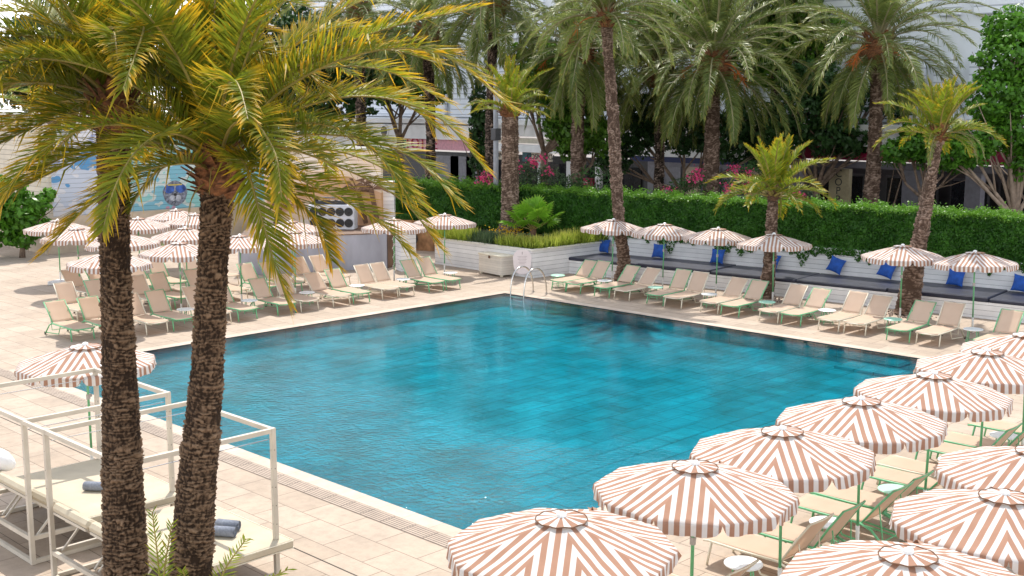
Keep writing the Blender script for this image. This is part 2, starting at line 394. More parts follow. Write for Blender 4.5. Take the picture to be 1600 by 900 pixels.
def deck_mat(name, bw, bh, c1, c2, mortar, msize=.006, rot=0, off=.5):
    m, n, l, b, out = new_mat(name)
    tc = n.new('ShaderNodeTexCoord'); mp = n.new('ShaderNodeMapping'); mp.inputs['Rotation'].default_value = (0, 0, rot); l.new(tc.outputs['Object'], mp.inputs['Vector'])
    br = n.new('ShaderNodeTexBrick'); br.inputs['Scale'].default_value = 1; br.inputs['Brick Width'].default_value = bw; br.inputs['Row Height'].default_value = bh
    br.inputs['Mortar Size'].default_value = msize; br.inputs['Color1'].default_value = (*c1, 1); br.inputs['Color2'].default_value = (*c2, 1); br.inputs['Mortar'].default_value = (*mortar, 1)
    br.inputs['Mortar Smooth'].default_value = .2; br.offset = off
    l.new(mp.outputs[0], br.inputs['Vector'])
    no = n.new('ShaderNodeTexNoise'); no.inputs['Scale'].default_value = .9; no.inputs['Detail'].default_value = 9; no.inputs['Roughness'].default_value = .65; l.new(tc.outputs['Object'], no.inputs['Vector'])
    rp = n.new('ShaderNodeMapRange'); rp.inputs[1].default_value = .3; rp.inputs[2].default_value = .75; rp.inputs[3].default_value = .80; rp.inputs[4].default_value = 1.12; l.new(no.outputs['Fac'], rp.inputs[0])
    mx = n.new('ShaderNodeMix'); mx.data_type = 'RGBA'; mx.blend_type = 'MULTIPLY'; mx.inputs['Factor'].default_value = 1
    l.new(br.outputs['Color'], mx.inputs[6]); l.new(rp.outputs[0], mx.inputs[7])
    ns = n.new('ShaderNodeTexNoise'); ns.inputs['Scale'].default_value = 5.5; ns.inputs['Detail'].default_value = 10; ns.inputs['Roughness'].default_value = .75; l.new(tc.outputs['Object'], ns.inputs['Vector'])
    rs = n.new('ShaderNodeMapRange'); rs.inputs[1].default_value = .33; rs.inputs[2].default_value = .55; rs.inputs[3].default_value = .86; rs.inputs[4].default_value = 1.03; l.new(ns.outputs['Fac'], rs.inputs[0])
    ms_ = n.new('ShaderNodeMix'); ms_.data_type = 'RGBA'; ms_.blend_type = 'MULTIPLY'; ms_.inputs['Factor'].default_value = 1
    l.new(mx.outputs[2], ms_.inputs[6]); l.new(rs.outputs[0], ms_.inputs[7]); l.new(ms_.outputs[2], b.inputs['Base Color'])
    b.inputs['Roughness'].default_value = .75
    n2 = n.new('ShaderNodeTexNoise'); n2.inputs['Scale'].default_value = 45; n2.inputs['Detail'].default_value = 4; l.new(tc.outputs['Object'], n2.inputs['Vector'])
    sm = n.new('ShaderNodeMath'); sm.operation = 'MULTIPLY_ADD'; sm.inputs[1].default_value = -1.; l.new(br.outputs['Fac'], sm.inputs[0]); l.new(n2.outputs['Fac'], sm.inputs[2])
    bp = n.new('ShaderNodeBump'); bp.inputs['Strength'].default_value = .35; bp.inputs['Distance'].default_value = .01; l.new(sm.outputs[0], bp.inputs['Height']); l.new(bp.outputs[0], b.inputs['Normal'])
    return m
M['deck'] = deck_mat('deck_tiles', .92, .62, (.41, .32, .24), (.465, .37, .285), (.14, .10, .07), .0065, R(90))
M['coping'] = deck_mat('coping_stone', .62, 5., (.52, .42, .33), (.58, .48, .385), (.36, .28, .22), .006, R(90), 0)
M['copingx'] = deck_mat('coping_stone_x', .62, 5., (.52, .42, .33), (.58, .48, .385), (.36, .28, .22), .006, 0, 0)
M['grate'] = deck_mat('drain_grate', .5, .055, (.42, .33, .26), (.46, .37, .29), (.12, .085, .065), .011, R(90), 0)
M['gratex'] = deck_mat('drain_grate_x', .5, .055, (.42, .33, .26), (.46, .37, .29), (.12, .085, .065), .011, 0, 0)

def pool_tile_mat():
    m, n, l, b, out = new_mat('pool_tiles')
    tc = n.new('ShaderNodeTexCoord')
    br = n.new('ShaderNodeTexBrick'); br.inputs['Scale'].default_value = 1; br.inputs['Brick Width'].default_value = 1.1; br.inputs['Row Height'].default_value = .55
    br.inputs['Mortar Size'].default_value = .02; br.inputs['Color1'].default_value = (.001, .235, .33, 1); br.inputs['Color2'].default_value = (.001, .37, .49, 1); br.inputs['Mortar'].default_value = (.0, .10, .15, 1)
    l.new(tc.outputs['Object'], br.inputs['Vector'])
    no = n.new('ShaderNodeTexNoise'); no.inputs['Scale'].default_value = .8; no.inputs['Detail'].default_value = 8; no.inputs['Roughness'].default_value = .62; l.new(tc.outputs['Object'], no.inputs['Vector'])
    rp = n.new('ShaderNodeMapRange'); rp.inputs[1].default_value = .35; rp.inputs[2].default_value = .68; rp.inputs[3].default_value = .45; rp.inputs[4].default_value = 1.6; l.new(no.outputs['Fac'], rp.inputs[0])  # mottled tile tone imitates rippled light on the pool floor
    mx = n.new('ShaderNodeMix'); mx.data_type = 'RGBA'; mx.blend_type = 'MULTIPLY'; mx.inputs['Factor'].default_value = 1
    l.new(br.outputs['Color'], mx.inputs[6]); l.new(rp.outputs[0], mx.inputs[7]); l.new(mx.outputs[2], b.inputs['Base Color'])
    b.inputs['Roughness'].default_value = .5
    return m
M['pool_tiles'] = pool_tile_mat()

def water_mat():
    m, n, l, b, out = new_mat('pool_water')
    n.remove(b)
    tc = n.new('ShaderNodeTexCoord')
    mp = n.new('ShaderNodeMapping'); mp.inputs['Rotation'].default_value = (0, 0, R(45)); mp.inputs['Scale'].default_value = (1.0, 1.0, 1.0); l.new(tc.outputs['Object'], mp.inputs['Vector'])
    n1 = n.new('ShaderNodeTexNoise'); n1.inputs['Scale'].default_value = 2.2; n1.inputs['Detail'].default_value = 3; l.new(mp.outputs[0], n1.inputs['Vector'])
    n2 = n.new('ShaderNodeTexNoise'); n2.inputs['Scale'].default_value = 9.0; n2.inputs['Detail'].default_value = 4; l.new(mp.outputs[0], n2.inputs['Vector'])
    # a jet stirs the water in places
    n3 = n.new('ShaderNodeTexNoise'); n3.inputs['Scale'].default_value = .28; n3.inputs['Detail'].default_value = 2; l.new(tc.outputs['Object'], n3.inputs['Vector'])
    rp = n.new('ShaderNodeMapRange'); rp.inputs[1].default_value = .42; rp.inputs[2].default_value = .62; rp.inputs[3].default_value = .25; rp.inputs[4].default_value = 1.0; l.new(n3.outputs['Fac'], rp.inputs[0])
    # inlets along the x = 0 wall and in the near corner ruffle the surface, the rest lies nearly still
    sx = n.new('ShaderNodeSeparateXYZ'); l.new(tc.outputs['Object'], sx.inputs[0])
    rx = n.new('ShaderNodeMapRange'); rx.inputs[1].default_value = 6.0; rx.inputs[2].default_value = .5; rx.inputs[3].default_value = .13; rx.inputs[4].default_value = 1.7; rx.interpolation_type = 'SMOOTHSTEP'; l.new(sx.outputs['X'], rx.inputs[0])
    jm = n.new('ShaderNodeMath'); jm.operation = 'MULTIPLY_ADD'; jm.inputs[1].default_value = .8; l.new(rp.outputs[0], jm.inputs[0]); jm.inputs[2].default_value = .25
    jx = n.new('ShaderNodeMath'); jx.operation = 'MULTIPLY'; l.new(jm.outputs[0], jx.inputs[0]); l.new(rx.outputs[0], jx.inputs[1])
    s2 = n.new('ShaderNodeMath'); s2.operation = 'MULTIPLY_ADD'; s2.inputs[1].default_value = .8; l.new(n1.outputs['Fac'], s2.inputs[0]); l.new(n2.outputs['Fac'], s2.inputs[2])
    ad = n.new('ShaderNodeMath'); ad.operation = 'MULTIPLY'; l.new(s2.outputs[0], ad.inputs[0]); l.new(jx.outputs[0], ad.inputs[1])
    bp = n.new('ShaderNodeBump'); bp.inputs['Strength'].default_value = 1.0; bp.inputs['Distance'].default_value = .06; l.new(ad.outputs[0], bp.inputs['Height'])
    fr = n.new('ShaderNodeFresnel'); fr.inputs['IOR'].default_value = 1.31; l.new(bp.outputs[0], fr.inputs['Normal'])
    gl = n.new('ShaderNodeBsdfGlossy'); gl.inputs['Roughness'].default_value = .03; l.new(bp.outputs[0], gl.inputs['Normal'])
    tr = n.new('ShaderNodeBsdfTransparent'); tr.inputs['Color'].default_value = (.30, .93, .98, 1)
    rf = n.new('ShaderNodeBsdfRefraction'); rf.inputs['IOR'].default_value = 1.33; rf.inputs['Roughness'].default_value = .02; rf.inputs['Color'].default_value = (.30, .93, .98, 1); l.new(bp.outputs[0], rf.inputs['Normal'])
    m1 = n.new('ShaderNodeMixShader'); m1.inputs[0].default_value = .4; l.new(tr.outputs[0], m1.inputs[1]); l.new(rf.outputs[0], m1.inputs[2])
    m2 = n.new('ShaderNodeMixShader'); l.new(fr.outputs[0], m2.inputs[0]); l.new(m1.outputs[0], m2.inputs[1]); l.new(gl.outputs[0], m2.inputs[2])
    l.new(m2.outputs[0], out.inputs['Surface'])
    return m
M['water'] = water_mat()
M['wall_tiles'] = deck_mat('pool_wall_tiles', .5, .34, (.010, .34, .45), (.015, .46, .56), (.01, .20, .27), .012, 0, 0)

def trunk_mat(name, c_fibre, c_lip, c_dark):
    """attribute 'leaf': R = height on the scar (0 crevice .. 1 lip), G = tone"""
    m, n, l, b, out = new_mat(name)
    a = n.new('ShaderNodeAttribute'); a.attribute_name = 'leaf'; sp = n.new('ShaderNodeSeparateColor'); l.new(a.outputs['Color'], sp.inputs[0])
    tc = n.new('ShaderNodeTexCoord')
    no = n.new('ShaderNodeTexNoise'); no.inputs['Scale'].default_value = 22; no.inputs['Detail'].default_value = 8; no.inputs['Roughness'].default_value = .7; l.new(tc.outputs['Object'], no.inputs['Vector'])
    ad = n.new('ShaderNodeMath'); ad.operation = 'MULTIPLY_ADD'; ad.inputs[1].default_value = 1.1; l.new(no.outputs['Fac'], ad.inputs[0])
    sb = n.new('ShaderNodeMath'); sb.operation = 'SUBTRACT'; sb.inputs[1].default_value = .55; l.new(sp.outputs['Red'], sb.inputs[0]); l.new(sb.outputs[0], ad.inputs[2])
    cr = n.new('ShaderNodeValToRGB'); e = cr.color_ramp.elements; e[0].position = .22; e[0].color = (*c_dark, 1); e[1].position = .95; e[1].color = (*c_lip, 1)
    q = e.new(.55); q.color = (*c_fibre, 1)
    l.new(ad.outputs[0], cr.inputs['Fac']); l.new(cr.outputs['Color'], b.inputs['Base Color']); b.inputs['Roughness'].default_value = .9
    b.inputs['Specular IOR Level'].default_value = .2
    mp = n.new('ShaderNodeMapping'); mp.inputs['Scale'].default_value = (1, 1, .35); l.new(tc.outputs['Object'], mp.inputs['Vector'])
    n2 = n.new('ShaderNodeTexNoise'); n2.inputs['Scale'].default_value = 60; n2.inputs['Detail'].default_value = 6; l.new(mp.outputs[0], n2.inputs['Vector'])
    bp = n.new('ShaderNodeBump'); bp.inputs['Strength'].default_value = 1.; bp.inputs['Distance'].default_value = .02; l.new(n2.outputs['Fac'], bp.inputs['Height']); l.new(bp.outputs[0], b.inputs['Normal'])
    return m
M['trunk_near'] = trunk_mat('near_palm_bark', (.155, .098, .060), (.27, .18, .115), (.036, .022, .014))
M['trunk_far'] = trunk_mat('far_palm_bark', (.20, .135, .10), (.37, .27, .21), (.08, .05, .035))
M['trunk_dark'] = trunk_mat('dark_palm_bark', (.11, .075, .06), (.33, .24, .19), (.02, .015, .01))  # the same bark in darker browns

# ------------------------------------------------------------------ ground, deck, pool
PX, PY = 16.45, 16.25
WZ = -0.014
def ring(name, o, i, z, material):
    (x0, y0, x1, y1), (a0, b0, a1, b1) = o, i
    v = [(x0, y0, z), (x1, y0, z), (x1, y1, z), (x0, y1, z), (a0, b0, z), (a1, b0, z), (a1, b1, z), (a0, b1, z)]
    m = MB(); m.add(v, [(0, 1, 5, 4), (1, 2, 6, 5), (2, 3, 7, 6), (3, 0, 4, 7)])
    ob = m.build(name, material); ob['kind'] = 'structure'; return ob
ring('ground', (-600, -600, 700, 700), (-.3, -.3, PX + .3, PY + .3), -.012, M['asphalt_lot'])
ring('pool_deck', (-30, -30, 26, 48), (-.01, -.01, PX + .01, PY + .01), -.002, M['deck'])
# coping: four stone runs, mitred by butting
cw = .33
for nm, x0, y0, x1, y1, mt in (('coping', -cw, -cw, 0, PY + cw, 'coping'), ('coping', PX, -cw, PX + cw, PY + cw, 'coping'), ('coping', 0, -cw, PX, 0, 'copingx'), ('coping', 0, PY, PX, PY + cw, 'copingx')):
    m = MB(); m.box(((x0 + x1) / 2, (y0 + y1) / 2, -.04), (x1 - x0, y1 - y0, .092), bev=.008)
    ob = m.build('pool_coping', M[mt]); ob['kind'] = 'structure'
for x0, y0, x1, y1, mt in ((-cw - .34, -cw - .34, -cw - .01, PY + .7, 'grate'), (-cw, -cw - .34, PX, -cw - .01, 'gratex')):
    m = MB(); m.add([(x0, y0, .003), (x1, y0, .003), (x1, y1, .003), (x0, y1, .003)], [(0, 1, 2, 3)])
    ob = m.build('drain_channel', M[mt]); ob['kind'] = 'structure'
# expansion joint: the dark line beside the day beds
m = MB(); m.box((-2.22, 2, .001), (.018, 40, .004)); ob = m.build('expansion_joint', M['hole']); ob['kind'] = 'structure'
# basin
dz = -.42
m = MB()
m.add([(0, 0, dz), (PX, 0, dz), (PX, PY, dz), (0, PY, dz), (0, 0, 0), (PX, 0, 0), (PX, PY, 0), (0, PY, 0)],
      [(0, 1, 2, 3)])
m.mi = 1
m.add([(0, 0, dz), (PX, 0, dz), (PX, PY, dz), (0, PY, dz), (0, 0, 0), (PX, 0, 0), (PX, PY, 0), (0, PY, 0)],
      [(0, 4, 5, 1), (1, 5, 6, 2), (2, 6, 7, 3), (3, 7, 4, 0)])
m.mi = 0
for k, (hgt, w) in enumerate(((-.34, .9),)):    # corner steps
    m.prism([(PX - .002, 2.4 - w), (PX - .002, 2.4 + w), (PX - w, 2.4 + w), (PX - w, 2.4 - w)], dz + .001, hgt)
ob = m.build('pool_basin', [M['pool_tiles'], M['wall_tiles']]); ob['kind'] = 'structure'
m = MB(); m.add([(0.001, 0.001, WZ), (PX - .001, 0.001, WZ), (PX - .001, PY - .001, WZ), (0.001, PY - .001, WZ)], [(0, 1, 2, 3)])
ob = m.build('pool_water', M['water']); ob['kind'] = 'structure'

# ------------------------------------------------------------------ bench line (frame O,u,v): runs beside the hedge
BO = np.array([21.5, 18.1]); BU = np.array([1.6, -15.5]); BU /= np.linalg.norm(BU); BV = np.array([-BU[1], BU[0]])
BANG = math.atan2(BU[1], BU[0])
def bl(s, t, z=0.0):
    p = BO + BU * s + BV * t
    return (p[0], p[1], z)
BL = 24.0
def bench_box(mb, s0, s1, t0, t1, z0, z1, bev=0):
    c = bl((s0 + s1) / 2, (t0 + t1) / 2, (z0 + z1) / 2)
    mb.box(c, (s1 - s0, t1 - t0, z1 - z0), rot=(0, 0, BANG), bev=bev)
t = thing('bench', 'long white boarded seating bench with a boarded back in front of the hedge', 'bench')
m = MB(); bench_box(m, 0, BL, 0, 2.0, 0, .5); m.build('seat_box', M['boards'], t)
m = MB(); bench_box(m, -.1, BL, 2.003, 2.13, 0, 1.5); m.build('backrest', M['boards'], t)
joints = [.15, 3.3, 6.3, 9.5, 12.6, 15.7, 18.7, 21.8]
words_ = ['beside the planter corner', 'behind the slender curved palm', 'between the second and third hedge parasols', 'behind the short lime palm',
          'between two blue cushions past the short palm', 'behind the thick leaning palm', 'past the thick leaning palm']
for i in range(7):
    m = MB(); a, b = joints[i] + .01, joints[i + 1] - .01
    lift = .03 if i in (1, 4) else 0
    bench_box(m, a, b, -.02, 1.98 - .03 * (i % 2), .503, .62 + lift, bev=.03)
    tag(m.build('bench_pad', M['navy'], smooth=False), 'navy vinyl bench pad ' + words_[i], 'cushion', 'navy pads along the hedge bench')

# raised planter
pl = [(19.6, 17.95), (24.35, 17.72), (24.6, 26.5), (21.6, 25.2), (19.75, 23.5)]
t = thing('planter', 'white boarded raised planter bed holding the big palm at the pool corner', 'planter')
m = MB(); m.prism(pl, 0, 1.02)
m.build('planter_wall', M['boards'], t)
m = MB()
for i in range(5):
    a = np.array(pl[i]); b = np.array(pl[(i + 1) % 5])
    m.bar((*a, 1.05), (*b, 1.05), .12, .056)
m.build('coping_board', M['white'], t)
m = MB(); cxy = np.mean(pl, axis=0); m.prism([tuple(cxy + (np.array(p) - cxy) * .985) for p in pl], 1.021, 1.035); m.build('soil', M['soil'], t)

# hedge
def leaf_cloud(P, Nn, size, jit=.9, asp=.5, seed=0, tone=None):
    """one kite-shaped leaf at every point P, facing roughly along Nn"""
    g = np.random.default_rng(seed); n = len(P)
    nn = Nn + g.normal(0, jit, (n, 3)); nn /= np.linalg.norm(nn, axis=1)[:, None] + 1e-9
    a = g.normal(0, 1, (n, 3)); a -= nn * (a * nn).sum(1)[:, None]; a /= np.linalg.norm(a, axis=1)[:, None] + 1e-9
    b = np.cross(nn, a)
    sz = size * g.uniform(.6, 1.35, n)[:, None]
    V = np.stack([P - a * sz * .5, P + b * sz * asp * .5, P + a * sz * .6, P - b * sz * asp * .5], 1).reshape(-1, 3)
    q = np.arange(4 * n).reshape(-1, 4)
    tn = g.uniform(0, 1, n) if tone is None else tone
    A = np.zeros((n, 4, 4), np.float32); A[:, :, 1] = tn[:, None]; A[:, 2, 0] = 1; A[:, :, 3] = 1
    return V, q, A.reshape(-1, 4)
def cloud_obj(name, P, Nn, size, material, parent=None, jit=.9, asp=.5, seed=0, tone=None):
    V, q, A = leaf_cloud(P, Nn, size, jit, asp, seed, tone)
    me = fast_mesh(name, V, q, np.zeros((0, 3), int), [material], attr=A)
    o = bpy.data.objects.new(name, me); link(o, parent); return o

def hedge(name, label, s0, s1, h, front, thick, n, seed):
    t = thing(name, label, 'hedge', group=None)
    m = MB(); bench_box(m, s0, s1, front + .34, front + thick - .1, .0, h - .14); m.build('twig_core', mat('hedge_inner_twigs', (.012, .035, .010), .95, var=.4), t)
    g = np.random.default_rng(seed)
    nf = int(n * .62); s = g.uniform(s0, s1, nf); z = 1.15 + (h - 1.15) * g.uniform(0, 1, nf)
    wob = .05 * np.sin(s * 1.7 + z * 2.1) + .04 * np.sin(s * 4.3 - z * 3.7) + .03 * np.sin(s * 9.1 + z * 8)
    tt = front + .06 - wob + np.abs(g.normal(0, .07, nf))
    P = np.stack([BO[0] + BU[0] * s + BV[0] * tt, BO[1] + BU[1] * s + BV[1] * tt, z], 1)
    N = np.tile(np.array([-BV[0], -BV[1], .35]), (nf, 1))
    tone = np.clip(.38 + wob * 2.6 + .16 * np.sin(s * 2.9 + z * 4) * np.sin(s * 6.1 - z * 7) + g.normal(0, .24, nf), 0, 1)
    # trails hanging over the wall
    nd = int(n * .09); sd = g.uniform(s0, s1, nd); dr = .16 + .30 * np.clip(np.sin(sd * 2.3) * .5 + np.sin(sd * 5.9) * .35 + .3 * np.sin(sd * 13), 0, 1)
    zd = 1.55 - dr * g.uniform(0, 1, nd) ** .8 * 1.6; td = front - .22 + g.normal(0, .05, nd)
    Pd = np.stack([BO[0] + BU[0] * sd + BV[0] * td, BO[1] + BU[1] * sd + BV[1] * td, zd], 1)
    P = np.concatenate([P, Pd]); N = np.concatenate([N, np.tile(N[0], (nd, 1))]); tone = np.concatenate([tone, g.uniform(.1, .7, nd)])
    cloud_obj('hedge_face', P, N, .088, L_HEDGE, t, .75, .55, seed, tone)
    nt = n - nf - nd; s = g.uniform(s0, s1, nt); tt = front + g.uniform(-.05, thick, nt)
    z = h + .05 * np.sin(s * 3.1) + .05 * np.sin(s * 7.7 + tt * 5) + g.normal(0, .05, nt) + np.where(g.random(nt) < .06, g.uniform(0, .22, nt), 0)
    P = np.stack([BO[0] + BU[0] * s + BV[0] * tt, BO[1] + BU[1] * s + BV[1] * tt, z], 1)
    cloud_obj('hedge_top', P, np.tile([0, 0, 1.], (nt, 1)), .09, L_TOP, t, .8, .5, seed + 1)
    return t
hedge('hedge', 'long clipped green hedge with new growth along its flat top coloured brighter as if sunlit', -12.5, BL + 3, 2.86, 2.2, 1.7, 230000, 3)

# blue cushions
pil_lab = ['upright beside the slender palm', 'under the second hedge parasol', 'under the third hedge parasol', 'half hidden behind the short lime palm',
           'tilted on one corner, between the short palm and the thick palm', 'tilted on one corner just before the thick leaning palm', 'upright just past the thick leaning palm', 'at the picture edge, last along the bench']
pil_pos = [(944, 391, 0), (1030, 397, 0), (1122, 402, 0), (1207, 413, .2), (1307, 424, .30), (1386, 431, .26), (1494, 441, .08), (1596, 452, .1)]
def pillow_mesh():
    m = MB(); n = 15; top = []; bot = []
    v = []
    for sgn in (1, -1):
        for i in range(n):
            for j in range(n):
                a = i / (n - 1) * 2 - 1; b = j / (n - 1) * 2 - 1
                pin = 1 - .12 * (1 - abs(a) ** 2) * abs(b) ** 3; pin2 = 1 - .12 * (1 - abs(b) ** 2) * abs(a) ** 3
                th = .085 * ((1 - a * a) * (1 - b * b)) ** .42 + .006 * math.sin(a * 9 + b * 5)
                v.append((a * .27 * pin2, sgn * th, b * .27 * pin))
    f = []
    for k in range(2):
        for i in range(n - 1):
            for j in range(n - 1):
                q = [k * n * n + i * n + j, k * n * n + (i + 1) * n + j, k * n * n + (i + 1) * n + j + 1, k * n * n + i * n + j + 1]
                f.append(q if k else q[::-1])
    m.add(v, f); return m
for i, (x, y, tilt) in enumerate(pil_pos):
    # meet the line of the bench back
    s = 0
    best = None
    for d in np.arange(35, 60, .05):
        p = at(x, y, d); tt = (p[:2] - BO) @ BV
        if tt > 1.78: best = p; break
    s = (best[:2] - BO) @ BU
    o = pillow_mesh().build('cushion', M['blue'], smooth=True)
    o.location = bl(s, 1.76, .62 + .29 + (.06 if tilt > .22 else 0)); o.rotation_euler = (R(-18), tilt, BANG)
    tag(o, 'royal blue square cushion ' + pil_lab[i], 'cushion', 'blue cushions on the hedge bench')

# ------------------------------------------------------------------ terrace block, walls at the far end
t = thing('stage', 'lavender grey plastered stage block with a brown plank floor', 'stage')
bx = [(17.6, 23.9), (12.4, 26.3), tuple(at(395, 350, 49.4)[:2]), tuple(at(610, 350, 49.4)[:2]), (19.3, 25.0)]
m = MB(); m.prism(bx, 0, 1.36); m.build('stage_wall', M['grey_plaster'], t)
m = MB(); cxy = np.mean(bx, axis=0); m.prism([tuple(cxy + (np.array(p) - cxy) * 1.01) for p in bx], 1.362, 1.40); m.build('stage_floor', M['brown_wood'], t)
m = MB()
for a, b, h in (((17.62, 23.86), (18.3, 24.25), 1.35),): m.bar((*a, h / 2), (*b, h / 2), .04, h)
m.build('side_panel', M['brown_wood'], t)
t = thing('pillar', 'white boarded pillar at the end of the grey stage wall', 'pillar')
m = MB(); m.box((17.75, 22.95, .75), (.62, .62, 1.5), rot=(0, 0, R(-20))); m.build('pillar_body', M['boards'], t)
m = MB(); m.box((17.75, 22.95, 1.515), (.66, .66, .03), rot=(0, 0, R(-20))); m.build('pillar_cap', M['white'], t)
# curved peach wall with painted palms
def arc_wall(name, pts, z0, z1, th, material, parent):
    m = MB()
    for i in range(len(pts) - 1):
        a = np.array(pts[i]); b = np.array(pts[i + 1])
        m.bar((*a, (z0 + z1) / 2), (*(b + (b - a) * .02), (z0 + z1) / 2), th, z1 - z0)
    return m.build(name, material, parent)
M['peach'] = board_mat('peach_painted_wall', (.75, .52, .36), .5, .0, (.3, .2, .1), .12,
                       dict(scale=(.25, .25, .45), cols=[(0, (.62, .36, .20)), (.42, (.80, .60, .44)), (.50, (.84, .72, .60)), (.60, (.78, .60, .46)), (.68, (.60, .40, .24))]))
t = thing('mural_wall', 'curved peach painted wall with dark palm silhouettes behind the stage', 'wall')
wp = [at(x, 340, d)[:2] for x, d in ((415, 48.6), (445, 48.9), (480, 49.1), (520, 49.0), (560, 48.7), (597, 48.2))]
arc_wall('wall_panel', wp, 0, 4.5, .16, M['peach'], t)
m = MB()
for i in range(5): m.bar((*wp[i], 4.57), (*wp[i + 1], 4.57), .35, .12)
m.build('coping_board', M['white'], t)
def painted_palm(px, py0, py1, lean, d, rad, name='painted_palm'):
    m = MB(); a = at(px, py0, d); b = at(px + lean, py1, d)
    m.bar(a, b, .012, .30 * rad)
    off = VD * -.012
    for k in range(9):
        an = R(200 - k * 27); tip = b + RT * math.cos(an) * rad + np.array([0, 0, math.sin(an) * rad * .8]) + off * (k + 1) * .2
        mid = b + (tip - b) * .55 + np.array([0, 0, .22 * rad])
        m.add([b + off * (k + 1) * .2, mid + np.array([0, 0, .10 * rad]), tip, mid - np.array([0, 0, .10 * rad])], [(0, 1, 2, 3)])
    m.build(name, M['brown_spathe'], t)
painted_palm(430, 350, 325, 8, 48.35, .6)
painted_palm(572, 349, 300, -12, 48.3, .8)
painted_palm(590, 349, 296, -10, 48.0, .8)
# boarded pier right of the mural
t = thing('pillar', 'tall white boarded pillar behind the stage beside the peach wall', 'pillar')
m = MB(); c = at(604, 345, 49.0); m.box((c[0], c[1], 1.6), (.7, .5, 3.2), rot=(0, 0, HEAD - R(90))); m.build('pillar_body', M['boards'], t)
# low orange wall and round speaker
t = thing('garden_wall', 'low orange brown painted wall between the pillar and the planter', 'wall')
a = at(622, 388, 52); b = at(690, 390, 51); m = MB(); m.bar((a[0], a[1], .65), (b[0], b[1], .65), .14, 1.3)
m.build('wall_panel', mat('orange_brown_paint', (.42, .22, .10), .8, var=.35, vscale=3), t)
c = at(643, 374, 51.2); m = MB()
nv = VD
m.tube([c - nv * .02, c + nv * .22], .27, 24); 
o = m.build('round_speaker', M['black']); tag(o, 'round black speaker set against the low orange wall', 'speaker')

# far left walls with murals
t = thing('retaining_wall', 'low beige rendered retaining wall below the painted boards', 'wall')
m = MB(); m.box((19.3, 37.6, .78), (17.8, .3, 1.56)); m.box((10.25, 42.0, .78), (.3, 9.1, 1.56)); m.build('wall_panel', M['beige_wall'], t)
t = thing('mural_wall', 'tall wall of horizontal boards painted with a blue, teal and cream mural', 'wall')
m = MB(); m.box((10.85, 42.5, 3.3), (.12, 8, 4.0)); m.build('cream_boards', M['boards_cream'], t)
m = MB(); m.box((12.7, 38.6, 3.4), (3.6, .12, 3.9)); m.build('blue_panel', M['mural'], t)
m = MB(); m.box((18.85, 38.6, 3.45), (8.65, .12, 4.0)); m.build('teal_panel', M['mural_teal'], t)
# painted animal face in sunglasses on the boards (flat paint, a few millimetres proud)
fy = 38.6 - .066
def ell(mb, cx, cz, rx, rz, y, n=28, wob=0.):
    v = [(cx, y, cz)] + [(cx + rx * math.cos(a) * (1 + wob * math.sin(5 * a)), y, cz + rz * math.sin(a) * (1 + wob * math.cos(4 * a))) for a in np.linspace(0, 2 * math.pi, n, endpoint=False)]
    mb.add(v, [(0, (i + 1) % n + 1, i + 1) for i in range(n)])
fx = 16.85; fz = 2.2
face = MB(); ell(face, fx, fz, .64, .58, fy, wob=.04)
fo = face.build('painted_face', mat('painted_grey_fur', (.22, .24, .30), .7, var=.5, vscale=9), t)
for s_ in (-1, 1):
    g_ = MB(); ell(g_, fx + s_ * .30, fz + .22, .27, .21, fy - .004); g_.build('lens', mat('painted_blue_lens', (.05, .12, .42), .4, var=.5, vscale=4), fo)
    g_ = MB(); ell(g_, fx + s_ * .14, fz - .22, .17, .14, fy - .004); g_.build('muzzle', mat('painted_pale_fur', (.48, .50, .56), .7, var=.3, vscale=14), fo)
g_ = MB(); ell(g_, fx, fz - .06, .09, .07, fy - .008); g_.build('nose', M['ink'], fo)
g_ = MB(); g_.box((fx, fy - .008, fz + .40), (.75, .004, .06)); g_.build('glasses_bridge', mat('painted_yellow', (.62, .50, .12), .6), fo)

# stage speaker array and mixing gear
c = at(521, 357, 47.2)
t = thing('speaker_cabinet', 'wide white speaker cabinet with ten black cones on the stage', 'speaker', (c[0], c[1], 1.40), HEAD - R(90) + R(-4))
W_, H_ = 1.85, 1.0
m = MB(); m.box((0, 0, H_ / 2), (W_, .7, H_), bev=.03); m.build('cabinet', M['speaker_box'], t)
for i in range(5):
    for j in range(2):
        cx_ = -W_ / 2 + .22 + i * (W_ - .44) / 4; cz = .27 + j * .45
        m = MB(); m.smooth = True
        m.tube([(cx_, -.352, cz), (cx_, -.375, cz)], .172, 24); cone = m.build('speaker_ring', M['black'], t, smooth=False)
        m = MB(); m.tube([(cx_, -.38, cz), (cx_, -.377, cz), (cx_, -.376, cz)], [.15, .08, .001], 20, cap=False); m.tube([(cx_, -.395, cz), (cx_, -.376, cz)], [.05, .07], 12); m.build('speaker_cone', M['grey_metal'] if False else M['speaker_cone'], cone)
t2 = thing('mixing_desk', 'black mixing desk and decks on top of the white speaker cabinet', 'mixing desk', (c[0], c[1], 1.40 + H_), HEAD - R(90) + R(-4))
m = MB(); m.box((-.1, 0, .07), (1.3, .5, .14), bev=.02); m.build('desk_body', M['black'], t2)
m = MB(); m.box((-.1, 0, .26), (1.4, .4, .04), bev=.01)
for sx in (-.7, .5): m.box((sx, 0, .19), (.05, .4, .10))
m.build('laptop_shelf', M['dark_frame'], t2)
for sx in (-.5, 0, .3):
    m = MB(); m.disc((sx, 0, .142), .14, .03, 20); m.build('platter', M['grey_metal'], t2)

